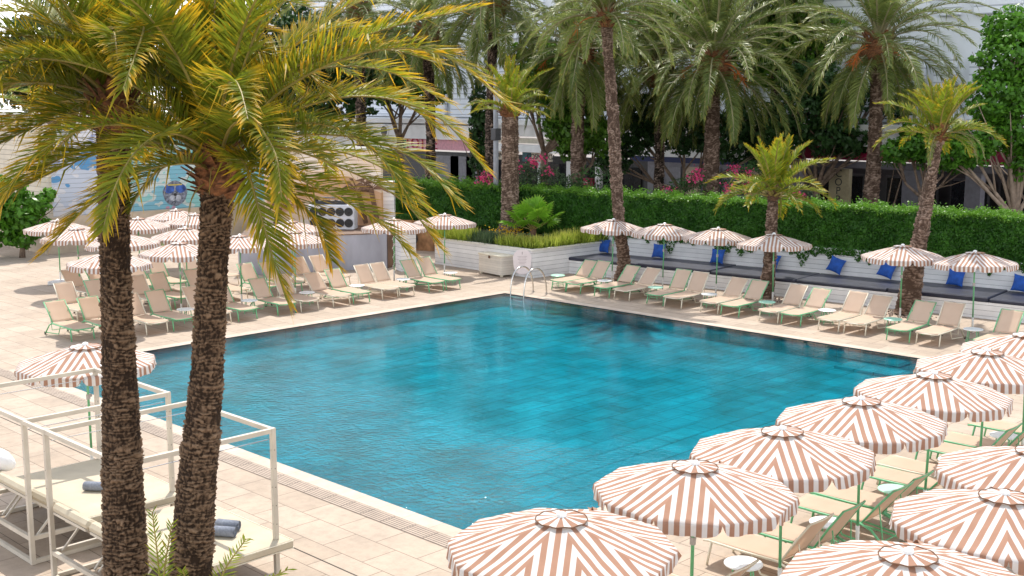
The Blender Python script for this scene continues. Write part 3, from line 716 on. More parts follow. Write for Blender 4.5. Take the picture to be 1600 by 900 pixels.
# storage chest
a = np.array([19.13, 20.28]); c_ = np.array([18.92, 18.84]); 
t = thing('storage_chest', 'cream slatted storage chest against the white planter', 'chest', ((a[0] + c_[0]) / 2 + .33, (a[1] + c_[1]) / 2 + .02, 0), math.atan2(*(c_ - a)[::-1]))
m = MB(); m.box((0, 0, .40), (1.42, .62, .66)); m.build('chest_body', M['boards_small'], t)
m = MB(); m.box((0, 0, .765), (1.48, .68, .06), bev=.015); m.build('lid', M['cream'], t)
for sx in (-.64, .64):
    for sy in (-.24, .24):
        m = MB(); m.box((sx, sy, .035), (.08, .08, .07)); m.build('foot', M['cream'], t)
m = MB(); m.box((0, -.345, .70), (.09, .02, .10)); m.build('latch', M['brown_spathe'], t)
# round-bottomed notice board leaning on the planter
c = at(816, 430, 42.9)
t = thing('notice_board', 'pale shield-shaped notice board with small writing on the planter corner', 'sign', (c[0], c[1], .12), HEAD - R(90))
v = [((.33 + (.02 if math.sin(a) > 0 else 0)) * math.copysign(abs(math.cos(a)) ** .75, math.cos(a)), 0, .55 + (.42 if math.sin(a) > 0 else .50) * math.copysign(abs(math.sin(a)) ** .85, math.sin(a))) for a in np.linspace(0, -2 * math.pi, 36, endpoint=False)]
m = MB(); n_ = len(v); vv = v + [(x, .03, z) for x, y, z in v]
m.add(vv, [tuple(range(n_)), tuple(range(2 * n_ - 1, n_ - 1, -1))] + [(i, n_ + i, n_ + (i + 1) % n_, (i + 1) % n_) for i in range(n_)])
brd = m.build('board', M['sign_board'], t)
m = MB()
for k in range(6): m.box((0, -.003, .72 - k * .055), (.36 - .02 * k - .05 * (k % 2), .003, .012))
m.box((0, -.003, .84), (.03, .003, .10))
m.build('lettering', mat('grey_print', (.45, .38, .38), .7), t)

# pool ladder
t = thing('pool_ladder', 'chrome pool ladder with two arched handrails at the far corner', 'ladder', (PX, 15.5, 0))
for k, (sy, nm) in enumerate(((.31, 'handrail'), (-.31, 'handrail'))):
    pts = [(-.18, sy, -.40), (-.18, sy, -.15), (-.17, sy, .25), (-.10, sy, .58), (.06, sy, .82), (.30, sy, .93), (.55, sy, .90), (.76, sy, .74), (.88, sy, .48), (.93, sy, .2), (.94, sy, 0)]
    P_ = np.array(pts); tt = np.linspace(0, 1, len(P_)); q = np.linspace(0, 1, 40)
    pp = np.stack([np.interp(q, tt, P_[:, i]) for i in range(3)], 1)
    for _ in range(3): pp[1:-1] = (pp[:-2] + pp[1:-1] * 2 + pp[2:]) / 4
    m = MB(); m.tube(pp, .026, 12); hr = m.build(nm, M['grey_metal'], t, smooth=True)
    m = MB(); m.disc((.94, sy, .0), .05, .015); m.build('flange', M['grey_metal'], hr)
for z in (-.14, -.28):
    m = MB(); m.box((-.18, 0, z), (.10, .60, .025), bev=.005); m.build('tread', M['grey_metal'], t)

# ------------------------------------------------------------------ parasols
def canopy_mesh(Rr=1.17, drop=.31, N=10, val=.145, nr=14, nt=14, curl=0):
    V = []; UV = []; F = []; gg = np.random.default_rng(curl); sags = gg.uniform(.018, .05, N); pk = gg.uniform(0, 6, N)
    hw = Rr * math.sin(math.pi / N); ap = Rr * math.cos(math.pi / N)
    for k in range(N):
        a0 = 2 * math.pi * k / N + .13
        base = len(V)
        mid = a0 + math.pi / N
        cx, cy = math.cos(mid), math.sin(mid); tx, ty = -cy, cx
        rows = []
        for i in range(nr + 1):
            s = i / nr
            rr = .02 + .98 * s
            for j in range(nt + 1):
                t_ = j / nt * 2 - 1
                tang = t_ * hw * rr; rad = ap * rr
                z = -drop * (rr ** 1.22) - sags[k] * math.sin(math.pi * rr) * (1 - t_ * t_) * rr + .005 * math.sin(rr * 17 + t_ * 5 + pk[k]) * (1 - t_ * t_)
                V.append((cx * rad + tx * tang, cy * rad + ty * tang, z)); UV.append((tang, rr))
        for i in range(1, 5):
            g = i / 4
            for j in range(nt + 1):
                t_ = j / nt * 2 - 1
                hang = val * (1 - .62 * abs(t_) ** 7) * g
                tang = t_ * hw * (1 - .035 * g * abs(t_) ** 2)
                wv = (.014 * math.sin(j * 1.5 + pk[k]) + .016 * math.sin(pk[k] * 3 + t_ * 2)) * g
                rad = ap + .012 * g + wv
                V.append((cx * rad + tx * tang, cy * rad + ty * tang, -drop - hang - .0 * g)); UV.append((tang, 1 + g * .1))
        w = nt + 1
        for i in range(nr + 4):
            for j in range(nt):
                a = base + i * w + j
                F.append((a, a + w, a + w + 1, a + 1))
    me = bpy.data.meshes.new('canopy'); me.from_pydata(V, [], F)
    uvl = me.uv_layers.new(name='UVMap')
    idx = np.zeros(len(me.loops), np.int32); me.loops.foreach_get('vertex_index', idx)
    uvl.data.foreach_set('uv', np.array(UV, np.float32)[idx].ravel())
    me.polygons.foreach_set('use_smooth', [True] * len(me.polygons))
    me.materials.append(M['stripe']); me.update(); return me
def vent_mesh(N=10):
    V = []; UV = []; F = []; r1 = .26
    for k in range(2 * N):
        a0 = math.pi * k / N; a1 = math.pi * (k + 1) / N
        base = len(V)
        for i in range(5):
            s = .1 + .9 * i / 4
            
            for a in (a0, a1):
                zz = .038 * (1 - s) + .005 * math.cos(a * N) * s - .005
                V.append((math.cos(a) * r1 * s, math.sin(a) * r1 * s, zz)); UV.append(((.0 if k % 2 else .059), s))
        for i in range(4):
            F.append((base + i * 2, base + i * 2 + 2, base + i * 2 + 3, base + i * 2 + 1))
    me = bpy.data.meshes.new('vent_cap'); me.from_pydata(V, [], F)
    uvl = me.uv_layers.new(name='UVMap'); idx = np.zeros(len(me.loops), np.int32); me.loops.foreach_get('vertex_index', idx)
    uvl.data.foreach_set('uv', np.array(UV, np.float32)[idx].ravel())
    me.materials.append(M['stripe']); me.update(); return me
PH = 2.35
def make_parasol():
    t = thing('parasol', 'x', 'parasol')
    o = bpy.data.objects.new('canopy', canopy_mesh()); link(o, t); o.location.z = PH - .06
    v = bpy.data.objects.new('vent_cap', vent_mesh()); link(v, o); v.location.z = -.018
    m = MB(); V_ = []
    for i_ in range(7):
        a_ = .13 + .02 * i_; r_ = 1.0 + .04 * i_; z_ = -.27 - .012 * i_ + .035 * math.sin(i_ * 1.1)
        V_ += [(r_ * math.cos(a_), r_ * math.sin(a_), z_), (r_ * math.cos(a_ + .05), r_ * math.sin(a_ + .05), z_ + .012)]
    m.add(V_, [(2 * i_, 2 * i_ + 1, 2 * i_ + 3, 2 * i_ + 2) for i_ in range(6)]); m.build('strap', mat('tan_strap', (.42, .25, .17), .85), o)
    ring_pts = [(math.cos(a) * .262, math.sin(a) * .262, -.004 + .005 * math.cos(a * 10)) for a in np.linspace(0, 2 * math.pi, 61)]
    m = MB(); m.tube(ring_pts, .007, 6, cap=False); m.build('piping', M['brown_spathe'], v)
    m = MB(); m.tube([(0, 0, .02), (0, 0, .055), (0, 0, .07)], [.055, .05, .02], 14); m.build('finial', M['white_top'], v)
    m = MB(); m.tube([(0, 0, .42), (0, 0, PH - .04)], .021, 12); m.build('pole', M['green_pole'], t, smooth=True)
    m = MB(); m.tube([(0, 0, 0.0), (0, 0, .44)], .028, 12); m.build('base_tube', M['white'], t, smooth=True)
    m = MB(); m.tube([(0, 0, 1.33), (0, 0, 1.42)], .036, 12); m.tube([(.0, 0, 1.375), (.075, .02, 1.375)], .014, 8); m.tube([(.075, .02, 1.355), (.085, .023, 1.40)], .022, 8); m.build('clamp', M['clamp'], t)
    m = MB()
    for k in range(10):
        a = 2 * math.pi * k / 10 + .13
        m.bar((.03 * math.cos(a), .03 * math.sin(a), PH - .10), (1.13 * math.cos(a), 1.13 * math.sin(a), PH - .39), .012)
        m.bar((.03 * math.cos(a), .03 * math.sin(a), PH - .50), (.62 * math.cos(a), .62 * math.sin(a), PH - .24), .010)
    m.build('rib_frame', M['green_pole'], t)
    return t
parasol0 = make_parasol(); used = [False]
canopies = [canopy_mesh(curl=i) for i in range(1, 7)]
def parasol(x, y, label, group, rz=None, sc=1.0, tilt=(0, 0), h=1.0):
    o = parasol0 if not used[0] else copy_tree(parasol0)
    used[0] = True
    o.location = (x, y, 0); o.rotation_euler = (tilt[0], tilt[1], random.uniform(0, .6) if rz is None else rz)
    o.scale = (sc, sc, h); o.rotation_euler = (tilt[0] or random.gauss(0, .012), tilt[1] or random.gauss(0, .012), o.rotation_euler[2])
    for ch in o.children:
        if ch.name.startswith('canopy'): ch.data = random.choice(canopies)
    o['label'] = label; o['group'] = group; return o
G = 'striped parasols beside the hedge'
for y, x, lab in ((15.1, 20.75, 'closest to the pool ladder, beside the slender curved palm'), (12.87, 20.8, 'second from the pool ladder in front of the hedge'),
               (10.72, 20.9, 'third from the pool ladder in front of the hedge'), (8.4, 20.7, 'just in front of the short lime palm'),
               (4.1, 20.75, 'just before the thick leaning palm by the hedge'), (1.9, 20.7, 'past the thick leaning palm, with a curled white edge')):
    parasol(x, y, 'tan and white striped parasol ' + lab, G)
G = 'striped parasols along the near side of the pool'
for x, y, lab, rz in ((-3.22, -4.1, 'lowest in the picture, filling the bottom middle', .20), (-.88, -4.02, 'second along from the bottom middle, over the near pool corner', .12), (1.15, -3.98, 'third along from the bottom middle, with a loose strap', .31),
                  (3.27, -3.94, 'fourth along from the bottom middle, beside the steps end', .22), (5.45, -3.9, 'fifth along from the bottom middle', .1), (7.72, -3.8, 'overlapping the far corner of the pool edge', .28), (9.75, -3.75, 'at the picture edge, farthest of the near row', .2)):
    parasol(x, y, 'tan and white striped parasol ' + lab, G, rz)
G = 'striped parasols in the second near row'
for x, y, lab, rz in ((-1.69, -7.05, 'cut off by the bottom edge, in the second near row', .16), (.56, -7.0, 'above the bottom edge one, cut by the picture side', .3), (2.5, -6.6, 'small sliver at the picture side, second near row', .2)):
    parasol(x, y, 'tan and white striped parasol ' + lab, G, rz)
parasol(-2.62, 7.5, 'tan and white striped parasol standing behind the white day bed frames', 'single parasol', .3)
G = 'striped parasols over the far lounger block'
for x, y, lab in ((17.9, 20.9, 'nearest the planter, at the end of the poolside row'), (15.4, 20.85, 'wound with white lights at the grey stage corner'), (10.5, 20.0, 'in front of the grey stage wall'),
               (8.6, 20.2, 'half hidden behind the thicker near trunk'), (6.3, 19.9, 'between the two near trunks, front row'), (3.7, 19.2, 'behind the first near trunk, front row'),
               (12.4, 22.8, 'second row, before the speaker cabinet'), (8.62, 23.5, 'second row, between the two near trunks'), (6.3, 23.3, 'second row, touching the first near trunk'),
               (11.4, 27.6, 'back row, touching the thicker near trunk'), (11.9, 29.8, 'farthest back under the painted face'), (9.2, 27.8, 'back row, beside the first near trunk'),
               (6.0, 25.9, 'outer edge, behind the drooping frond tip')):
    parasol(x, y, 'tan and white striped parasol ' + lab, G)
o = parasol(6.75, 29.0, 'tan and white striped parasol standing in a white concrete block base', G)
m = MB(); m.box((6.75, 29.0, .07), (.75, .55, .14), rot=(0, 0, .5), bev=.02); tag(m.build('concrete_block', M['slab']), 'white concrete block holding the outermost parasol', 'parasol base', 'concrete parasol bases')
m = MB(); m.box((5.2, 23.6, .07), (.7, .55, .14), rot=(0, 0, .3), bev=.02); tag(m.build('concrete_block', M['slab']), 'empty white concrete base beside the second row of loungers', 'parasol base', 'concrete parasol bases')
# furled pole standing before the stage wall
t = thing('parasol_pole', 'bare green parasol pole in front of the grey stage wall', 'pole', (12.0, 23.3, 0))
m = MB(); m.tube([(0, 0, .3), (0, 0, 1.6)], .022, 10); m.build('tube', M['green_pole'], t); m = MB(); m.tube([(0, 0, 0), (0, 0, .32)], .03, 10); m.build('base_tube', M['white'], t); m = MB(); m.box((0, 0, 1.6), (.09, .06, .08)); m.build('clamp', M['white'], t)
# string of lights round the pole
m = MB()
for k in range(26):
    z = .45 + k * .055; a = k * 1.05; m.tube([(15.4 + .035 * math.cos(a), 20.85 + .035 * math.sin(a), z - .012), (15.4 + .035 * math.cos(a), 20.85 + .035 * math.sin(a), z + .012)], .018, 6)
tag(m.build('light_string', M['white_top']), 'string of small white bulbs wound round the parasol pole', 'string lights')

# ------------------------------------------------------------------ sun loungers (x from the foot end to the head)
def make_lounger(col):
    fm = M[col]; t = thing('sun_lounger', 'x', 'sun lounger')
    m = MB()
    for s in (-1, 1):
        y = s * .315
        m.tube([(.02, y * .97, .335), (.10, y, .35), (.7, y, .345), (1.28, y, .36)], .019, 8)
    m.tube([(.03, -.30, .335), (0.0, -.12, .325), (0.0, .12, .325), (.03, .30, .335)], .017, 8)
    m.build('side_frame', fm, t, smooth=True)
    for s in (-1, 1):
        m = MB(); m.tube([(.16, s * .315, .345), (.10, s * .325, .0)], [.021, .017], 8); m.build('leg', fm, t, smooth=True)
        m = MB(); m.tube([(1.24, s * .325, .36), (1.42, s * .325, .30), (1.72, s * .325, .02)], .019, 8); lg = m.build('leg', fm, t, smooth=True)
        m = MB(); m.tube([(1.715, s * .31, .035), (1.715, s * .345, .035)], .035, 10); m.build('wheel', M['black'], lg)
        m = MB(); m.bar((.95, s * .29, .10), (1.70, s * .30, .05), .022); m.bar((.95, s * .29, .10), (.80, s * .30, .34), .018); m.build('stretcher', fm, t)
    bt = thing_part = MB()
    bx_, bz_ = .46, .58
    for s in (-1, 1):
        bt.tube([(1.26, s * .30, .365), (1.26 + bx_ * .5, s * .30, .365 + bz_ * .53), (1.26 + bx_, s * .30, .365 + bz_)], .016, 8)
    bt.tube([(1.26 + bx_, -.30, .365 + bz_), (1.26 + bx_ + .012, 0, .365 + bz_ - .01), (1.26 + bx_, .30, .365 + bz_)], .014, 8)
    bt.build('back_frame', fm, t, smooth=True)
    m = MB(); m.bar((1.55, -.2, .12), (1.50, -.26, .66), .014); m.bar((1.55, .2, .12), (1.50, .26, .66), .014); m.bar((1.55, -.2, .12), (1.55, .2, .12), .014); m.build('back_prop', fm, t)
    def cloth(name, p0, p1, sag, th=.008):
        V = []; n1, n2 = 10, 8
        p0 = np.array(p0); p1 = np.array(p1); d = (p1 - p0); nn = np.array([-d[2], 0, d[0]]); nn /= np.linalg.norm(nn)
        for lay in (0, 1):
            for i in range(n1 + 1):
                for j in range(n2 + 1):
                    a = i / n1; b = j / n2 * 2 - 1
                    V.append(p0 + d * a + np.array([0, b * .302, 0]) + nn * (-sag * (1 - b * b) * (.6 + .4 * math.sin(math.pi * a)) + (th if lay else 0)))
        w = n2 + 1; K = (n1 + 1) * w; F = []
        for i in range(n1):
            for j in range(n2):
                a = i * w + j; F.append((a, a + 1, a + w + 1, a + w)); F.append((K + a, K + a + w, K + a + w + 1, K + a + 1))
        for i in range(n1):
            a = i * w; F.append((a, a + w, K + a + w, K + a)); a = i * w + n2; F.append((a, K + a, K + a + w, a + w))
        for j in range(n2):
            a = j; F.append((a, K + a, K + a + 1, a + 1)); a = n1 * w + j; F.append((a, a + 1, K + a + 1, K + a))
        m = MB(); m.add(V, F); return m.build(name, M['sling'], t, smooth=True)
    cloth('seat', (.0, 0, .352), (1.27, 0, .372), .025)
    cloth('backrest', (1.285, 0, .395), (1.26 + bx_ + .005, 0, .365 + bz_ + .012), .02)
    return t
lounger0 = {'green': make_lounger('green'), 'cream': make_lounger('cream')}
lused = set()
COLW = {'green': 'mint green', 'cream': 'cream'}
def lounger(x, y, rz, col, label, group, recline=None):
    if col in lused: o = copy_tree(lounger0[col])
    else: o = lounger0[col]; lused.add(col)
    o.location = (x, y, 0); o.rotation_euler = (0, 0, rz)
    dl = random.choice((0, 0, -.05, .06, .1, -.08)) if recline is None else recline
    h = Vector((1.26, 0, .37)); Mr = Matrix.Translation(h) @ Matrix.Rotation(dl, 4, 'Y') @ Matrix.Translation(-h)
    for ch in o.children:
        if ch.name.split('.')[0] in ('backrest', 'back_frame'): ch.matrix_local = Mr
    o['label'] = label; o['group'] = group; return o
ORD = ['first', 'second', 'third', 'fourth', 'fifth', 'sixth', 'seventh', 'eighth', 'ninth', 'tenth', 'eleventh', 'twelfth', 'thirteenth', 'fourteenth', 'fifteenth', 'sixteenth', 'seventeenth', 'eighteenth']
rowR = [(15.32, 'green'), (14.61, 'green'), (13.36, 'green'), (12.5, 'cream'), (11.16, 'green'), (10.4, 'cream'), (9.06, 'cream'), (8.28, 'green'), (6.91, 'cream'), (6.17, 'green'), (4.94, 'cream'), (4.14, 'cream'), (2.83, 'green'), (2.0, 'cream'), (.45, 'green'), (-.35, 'cream')]
for i, (y, c) in enumerate(rowR):
    lounger(18.02 + random.uniform(-.04, .04), y, random.uniform(-.03, .03), c, f'{COLW[c]} framed sun lounger, {ORD[i]} from the pool ladder in the row beside the hedge', 'sun loungers beside the hedge')
rowL = [(15.82, 'green'), (15.03, 'green'), (13.71, 'cream'), (12.98, 'cream'), (11.78, 'green'), (10.98, 'cream'), (9.74, 'cream'), (8.88, 'green'), (7.49, 'green'), (6.6, 'cream'), (5.36, 'green'), (4.53, 'cream'), (3.45, 'green'), (2.65, 'green')]
for i, (x, c) in enumerate(rowL):
    lounger(x, 18.05 + (.62 if x < 3 else 0) + (.35 if 3 < x < 4 else 0), R(90) + random.uniform(-.03, .03), c, f'{COLW[c]} framed sun lounger, {ORD[i]} from the planter end of the front row', 'front row of the far lounger block')
for i, (x, c) in enumerate([(13.55, 'cream'), (12.75, 'cream'), (11.5, 'green'), (10.6, 'green'), (9.3, 'cream'), (8.5, 'green'), (7.3, 'green'), (6.5, 'cream'), (5.1, 'green'), (4.1, 'cream')]):
    lounger(x, 21.35, R(90) + random.uniform(-.05, .05), c, f'{COLW[c]} framed sun lounger, {ORD[i]} from the stage in the second row back', 'second row of the far lounger block')
for i, (x, c) in enumerate([(10.9, 'cream'), (10.05, 'cream'), (8.8, 'green'), (8.0, 'green'), (6.6, 'green'), (5.8, 'cream')]):
    lounger(x, 24.35, R(90) + random.uniform(-.05, .05), c, f'{COLW[c]} framed sun lounger, {ORD[i]} from the stage in the third row back', 'third row of the far lounger block')
for i, (x, c) in enumerate([(-2.75, 'green'), (-1.05, 'green'), (-.25, 'cream'), (1.72, 'cream'), (2.46, 'green'), (3.83, 'green'), (4.57, 'green'), (5.93, 'green'), (6.67, 'cream'), (8.05, 'green'), (8.8, 'green'), (10.2, 'green')]):
    lounger(x + .08, -2.55 + random.uniform(-.05, .05), R(-90) + random.uniform(-.02, .02), c, f'{COLW[c]} framed sun lounger, {ORD[i]} from the bottom middle under the near parasols', 'sun loungers under the near parasols')

# low round tables
def make_table(top, legc):
    t = thing('side_table', 'x', 'side table')
    m = MB(); m.tube([(0, 0, .385), (0, 0, .39), (0, 0, .405), (0, 0, .41)], [.245, .255, .255, .245], 32); m.build('table_top', M[top], t)
    for k in range(4):
        a = math.pi / 4 + k * math.pi / 2
        m = MB(); m.tube([(.15 * math.cos(a), .15 * math.sin(a), .385), (.20 * math.cos(a), .20 * math.sin(a), 0)], .011, 6); m.build('leg', M[legc], t)
    m = MB(); m.tube([(.19 * math.cos(a), .19 * math.sin(a), .08) for a in np.linspace(0, 2 * math.pi, 25)], .008, 6, cap=False); m.build('foot_ring', M[legc], t)
    return t
tables0 = {'white': make_table('white_top', 'green'), 'mint': make_table('mint_top', 'green')}; tused = set()
def table(x, y, kind, label, group):
    o = copy_tree(tables0[kind]) if kind in tused else tables0[kind]
    tused.add(kind); o.location = (x, y, 0); o.rotation_euler = (0, 0, random.uniform(0, 1)); o['label'] = label; o['group'] = group
tr = [(18.8, 15.95, 'mint', 'at the ladder end of the hedge row'), (19.0, 13.98, 'white', 'between the second and third loungers from the ladder'), (19.05, 11.83, 'mint', 'between the fourth and fifth loungers from the ladder'), (19.1, 9.73, 'white', 'between the sixth and seventh loungers from the ladder'),
      (19.1, 7.6, 'mint', 'before the short lime palm'), (19.1, 5.56, 'white', 'just past the short lime palm'), (19.1, 3.5, 'mint', 'before the thick leaning palm'), (19.2, 1.25, 'white', 'past the thick leaning palm')]
for x, y, k, l_ in tr: table(x, y, k, f'low round {k} side table {l_}', 'round tables beside the hedge')
for x, l_ in ((16.6, 'at the planter end'), (14.38, 'beside the light-wound pole'), (12.38, 'in front of the stage wall'), (10.36, 'below the parasol near the stage'), (8.2, 'just past the thicker near trunk'), (6.0, 'between the near trunks')):
    table(x, 19.15, 'white', f'low white side table of the far front row {l_}', 'round tables in the far block')
for x, k, l_ in ((1.02, 'white', 'closest to the bottom'), (3.18, 'white', 'second from the bottom'), (5.25, 'mint', 'third from the bottom'), (7.38, 'white', 'fourth from the bottom'), (9.5, 'white', 'farthest of the near row')):
    table(x, -3.5, k, f'low round {k} side table under the near parasols, {l_}', 'round tables under the near parasols')
table(5.0, -5.6, 'white', 'low round white side table in shade behind the reclined backrests', 'round tables under the near parasols')

# ------------------------------------------------------------------ day bed frames
def daybed(x0, y0, x1, y1, label, group, bridge=False):
    t = thing('day_bed', label, 'day bed', (x0, y0, 0), 0, group)
    W, D, H = x1 - x0, y1 - y0, 2.1; w = .065
    for (x, y) in ((0, 0), (W, 0), (0, D), (W, D)):
        m = MB(); m.box((x, y, H / 2), (w, w, H), bev=.004)
        p = m.build('post', M['cabana'], t)
        m = MB()
        for k in range(6): m.tube([(x - w / 2 - .0015, y, .5 + k * .26), (x - w / 2 - .001, y, .5 + k * .26)], .007, 8)
        if x > 1:
            for k in range(6): m.tube([(x, y - w / 2 - .002, .5 + k * .26), (x, y - w / 2 + .001, .5 + k * .26)], .007, 8)
        m.build('fixing_hole', M['hole'], p)
    for z, ww in ((H - w / 2 - .002, w - .004), (.38, .06), (.035, .06)):
        for a, b in (((0, 0), (W, 0)), ((0, D), (W, D)), ((0, 0), (0, D)), ((W, 0), (W, D))):
            if z < .1 and a == (W, 0): continue
            a3 = np.array([*a, z]); b3 = np.array([*b, z]); d = (b3 - a3) / np.linalg.norm(b3 - a3)
            m = MB(); m.bar(a3 + d * (w / 2 + .001), b3 - d * (w / 2 + .001), ww - .006, ww); m.build('rail', M['cabana'], t)
    for y in (.04, D - .04):
        m = MB(); m.tube([(.05, y, H - .16), (W - .05, y, H - .16)], .006, 6); m.build('curtain_wire', M['grey_metal'], t)
    # bed: slats, mattress, raised back
    hx = .72
    for k in range(9):
        m = MB(); m.box((hx + .1 + k * (W - hx + .1) / 9, D / 2, .405), (.07, D - .1, .02)); m.build('slat', M['cabana'], t)
    m = MB(); m.box((hx + (W + .16 - hx) / 2, D / 2 - .05, .48), (W + .16 - hx, D + .30, .12), bev=.03); mt_ = m.build('mattress', M['mattress'], t)
    x1_ = W + .155; ya_, yb_ = -.195, D + .095
    m = MB()
    for z_ in (.53, .43): m.tube([(hx + .01, ya_, z_), (x1_ - .02, ya_, z_), (x1_, ya_ + .02, z_), (x1_, yb_ - .02, z_), (x1_ - .02, yb_, z_), (hx + .01, yb_, z_)], .008, 6)
    m.build('piping', M['cream'], mt_)
    ang = R(38); L = .88
    cx_ = hx - math.cos(ang) * L / 2; cz = .50 + math.sin(ang) * L / 2
    for k, yy in enumerate((D * .25, D * .75)):
        m = MB(); m.box((cx_, yy, cz), (L, D / 2 - .03, .13), rot=(0, ang, 0), bev=.035); m.build('back_cushion', M['mattress'], t)
        m = MB(); f0 = np.array([hx, 0, .40]); f1 = np.array([hx - math.cos(ang) * L, 0, .40 + math.sin(ang) * L])
        for dy in (-D / 4 + .06, D / 4 - .06):
            m.bar(f0 + [0, yy + dy, 0], f1 + [0, yy + dy, 0], .035)
            m.bar((f0 + f1) / 2 + [0, yy + dy, 0], np.array([hx - .62, yy + dy, .38]), .028)
            m.bar((f0 + f1) / 2 + [-.2, yy + dy, .12], np.array([hx + .05, yy - dy, .38]), .022)
        m.bar(f1 + [0, yy - D / 4 + .06, 0], f1 + [0, yy + D / 4 - .06, 0], .035)
        m.build('back_frame', M['cabana'], t)
    if bridge:
        m = MB(); m.bar((0, D + w / 2 + .001, H - w / 2 - .002), (0, D + bridge - w / 2 - .001, H - w / 2 - .002), w - .01); m.build('rail', M['cabana'], t)
    return t
daybed(-5.16, 1.33, -3.0, 3.44, 'white metal framed day bed with cream mattress closest to the bottom edge', 'white day beds', bridge=.70)
daybed(-5.15, 4.14, -2.96, 6.48, 'white metal framed day bed behind the first one, partly under parasol shade', 'white day beds')
def rolled_towel(p, rz, label, r=.075, L=.34):
    t = thing('rolled_towel', label, 'towel', p, rz, 'rolled grey towels')
    m = MB(); n = 60; V = []
    for k in range(n):
        a = k / n * 2 * math.pi * 3.2; rr = r * (.25 + .75 * k / n)
        for s in (-1, 1): V.append((s * L / 2, rr * math.cos(a), r + rr * math.sin(a)))
    m.add(V, [(2 * i, 2 * i + 1, 2 * i + 3, 2 * i + 2) for i in range(n - 1)])
    m.tube([(-L / 2 + .012, 0, r), (L / 2 - .012, 0, r)], r * .93, 20); m.build('towel_roll', M['towel'], t, smooth=True); return t
a = at(348, 812, 14.35); rolled_towel((-3.27, 2.10, .541), R(-62), 'rolled grey towel lying upper of the two beside the thicker trunk')
rolled_towel((-3.45, 1.92, .541), R(-56), 'rolled grey towel lying lower of the two beside the thicker trunk')
rolled_towel((-3.78, 5.0, .541), R(-50), 'rolled grey towel on the farther day bed beside the first trunk')
m = MB(); 
V = []; 
for i in range(13):
    for j in range(20):
        th = math.pi * i / 12; ph = 2 * math.pi * j / 20; V.append((.26 * math.sin(th) * math.cos(ph), .20 * math.sin(th) * math.sin(ph), .15 * math.cos(th) * (1 + .05 * math.sin(3 * ph))))
m.add(V, [(i * 20 + j, (i + 1) * 20 + j, (i + 1) * 20 + (j + 1) % 20, i * 20 + (j + 1) % 20) for i in range(12) for j in range(20)])
c = at(12, 737, 17.1); o = m.build('pillow', M['white_cloth'], smooth=True); o.location = (-4.95, 5.55, 1.17); o.rotation_euler = (.3, .6, .4)
tag(o, 'plump white pillow resting on the raised back of the farther day bed', 'pillow')

# ------------------------------------------------------------------ street behind: arcade of shops
FX = 40.0
def yat(px, X=FX):
    """where the line of sight of a column of the photograph meets the shop front line"""
    p0 = at(px, 300, 1.0); d = p0 - CP; k = (X - CP[0]) / d[0]
    return CP[1] + d[1] * k
def shop(y0, y1, name, label, build):
    t = thing(name, label, 'building', (FX, (y0 + y1) / 2, 0)); build(t, y1 - y0); return t
def part_box(name, mt, t, c, size, bev=0):
    m = MB(); m.box(c, size, bev=bev); return m.build(name, M[mt] if isinstance(mt, str) else mt, t)
def upper(t, W, lou=True):
    part_box('upper_wall', 'white_wall', t, (3.5, 0, 9.9), (2.0, W - .02, 9.0))
    part_box('roof_slab', 'white_fascia', t, (.9, 0, 5.25), (3.4, W - .02, .30))
    part_box('parapet', 'white_fascia', t, (.25, 0, 4.75), (.3, W - .02, .7))
def text_part(t, s, size, loc, mt, ext=.01, rot=(R(90), 0, R(-90))):
    cu = bpy.data.curves.new('lettering', 'FONT'); cu.body = s; cu.size = size; cu.extrude = ext; cu.align_x = 'CENTER'; cu.align_y = 'CENTER'
    o = bpy.data.objects.new('lettering', cu); scene.collection.objects.link(o)
    bpy.context.view_layer.update()
    me = bpy.data.meshes.new_from_object(o); bpy.data.objects.remove(o)
    o = bpy.data.objects.new('lettering', me); link(o, t); me.materials.clear(); me.materials.append(M[mt]); o.location = loc; o.rotation_euler = rot
    return o
# toy shop
y1, y0 = yat(400), yat(770)
def b_toy(t, W):
    part_box('wall', 'dark_frame', t, (1.5, 0, 1.6), (.2, W, 3.2))
    part_box('awning', 'white_fascia', t, (-.1, 0, 4.55), (1.2, W - .05, .9))
    upper(t, W)
    wy = lambda px: yat(px) - (y0 + y1) / 2
    f = part_box('fascia', 'white_fascia', t, (0, 0, 3.75), (.25, W - .1, .62))
    m = MB(); m.box((-.14, (wy(635) + wy(760)) / 2, 3.74), (.06, abs(wy(635) - wy(760)), .66)); s = m.build('sign_panel', M['pink'], t)
    text_part(t, 'TOTTE', 1.05, (-.20, (wy(644) + wy(680)) / 2, 3.74), 'red_ink', .02)
    m = MB()
    for k in range(6): ell_y = wy(629 + k * 1.6); m.box((-.18, ell_y, 3.65 + .12 * math.sin(k * 1.7)), (.03, .5, .28 + .08 * math.cos(k)), rot=(.3 * k, 0, 0))
    m.build('leaf_emblem', mat('emblem_green', (.02, .30, .12), .5), t)
    m = MB(); m.tube([(-.2, wy(615), 4.55), (-.75, wy(615), 4.55)], .45, 20); m.build('vent_duct', M['white_fascia'], t)
    m = MB(); m.tube([(-.76, wy(615), 4.55), (-.77, wy(615), 4.55)], .33, 20); m.build('vent_opening', M['speaker_cone'], t)
    for px in (690, 715, 740):
        m = MB(); m.box((.5, wy(px), 1.5), (.1, 2.3, 3.0)); m.build('shutter', M['grey_shutter'], t)
shop(y0, y1, 'toy_shop', 'white fronted shop with a pink sign band behind the near fronds', b_toy)
y1 = y0 - .02; y0 = yat(985)
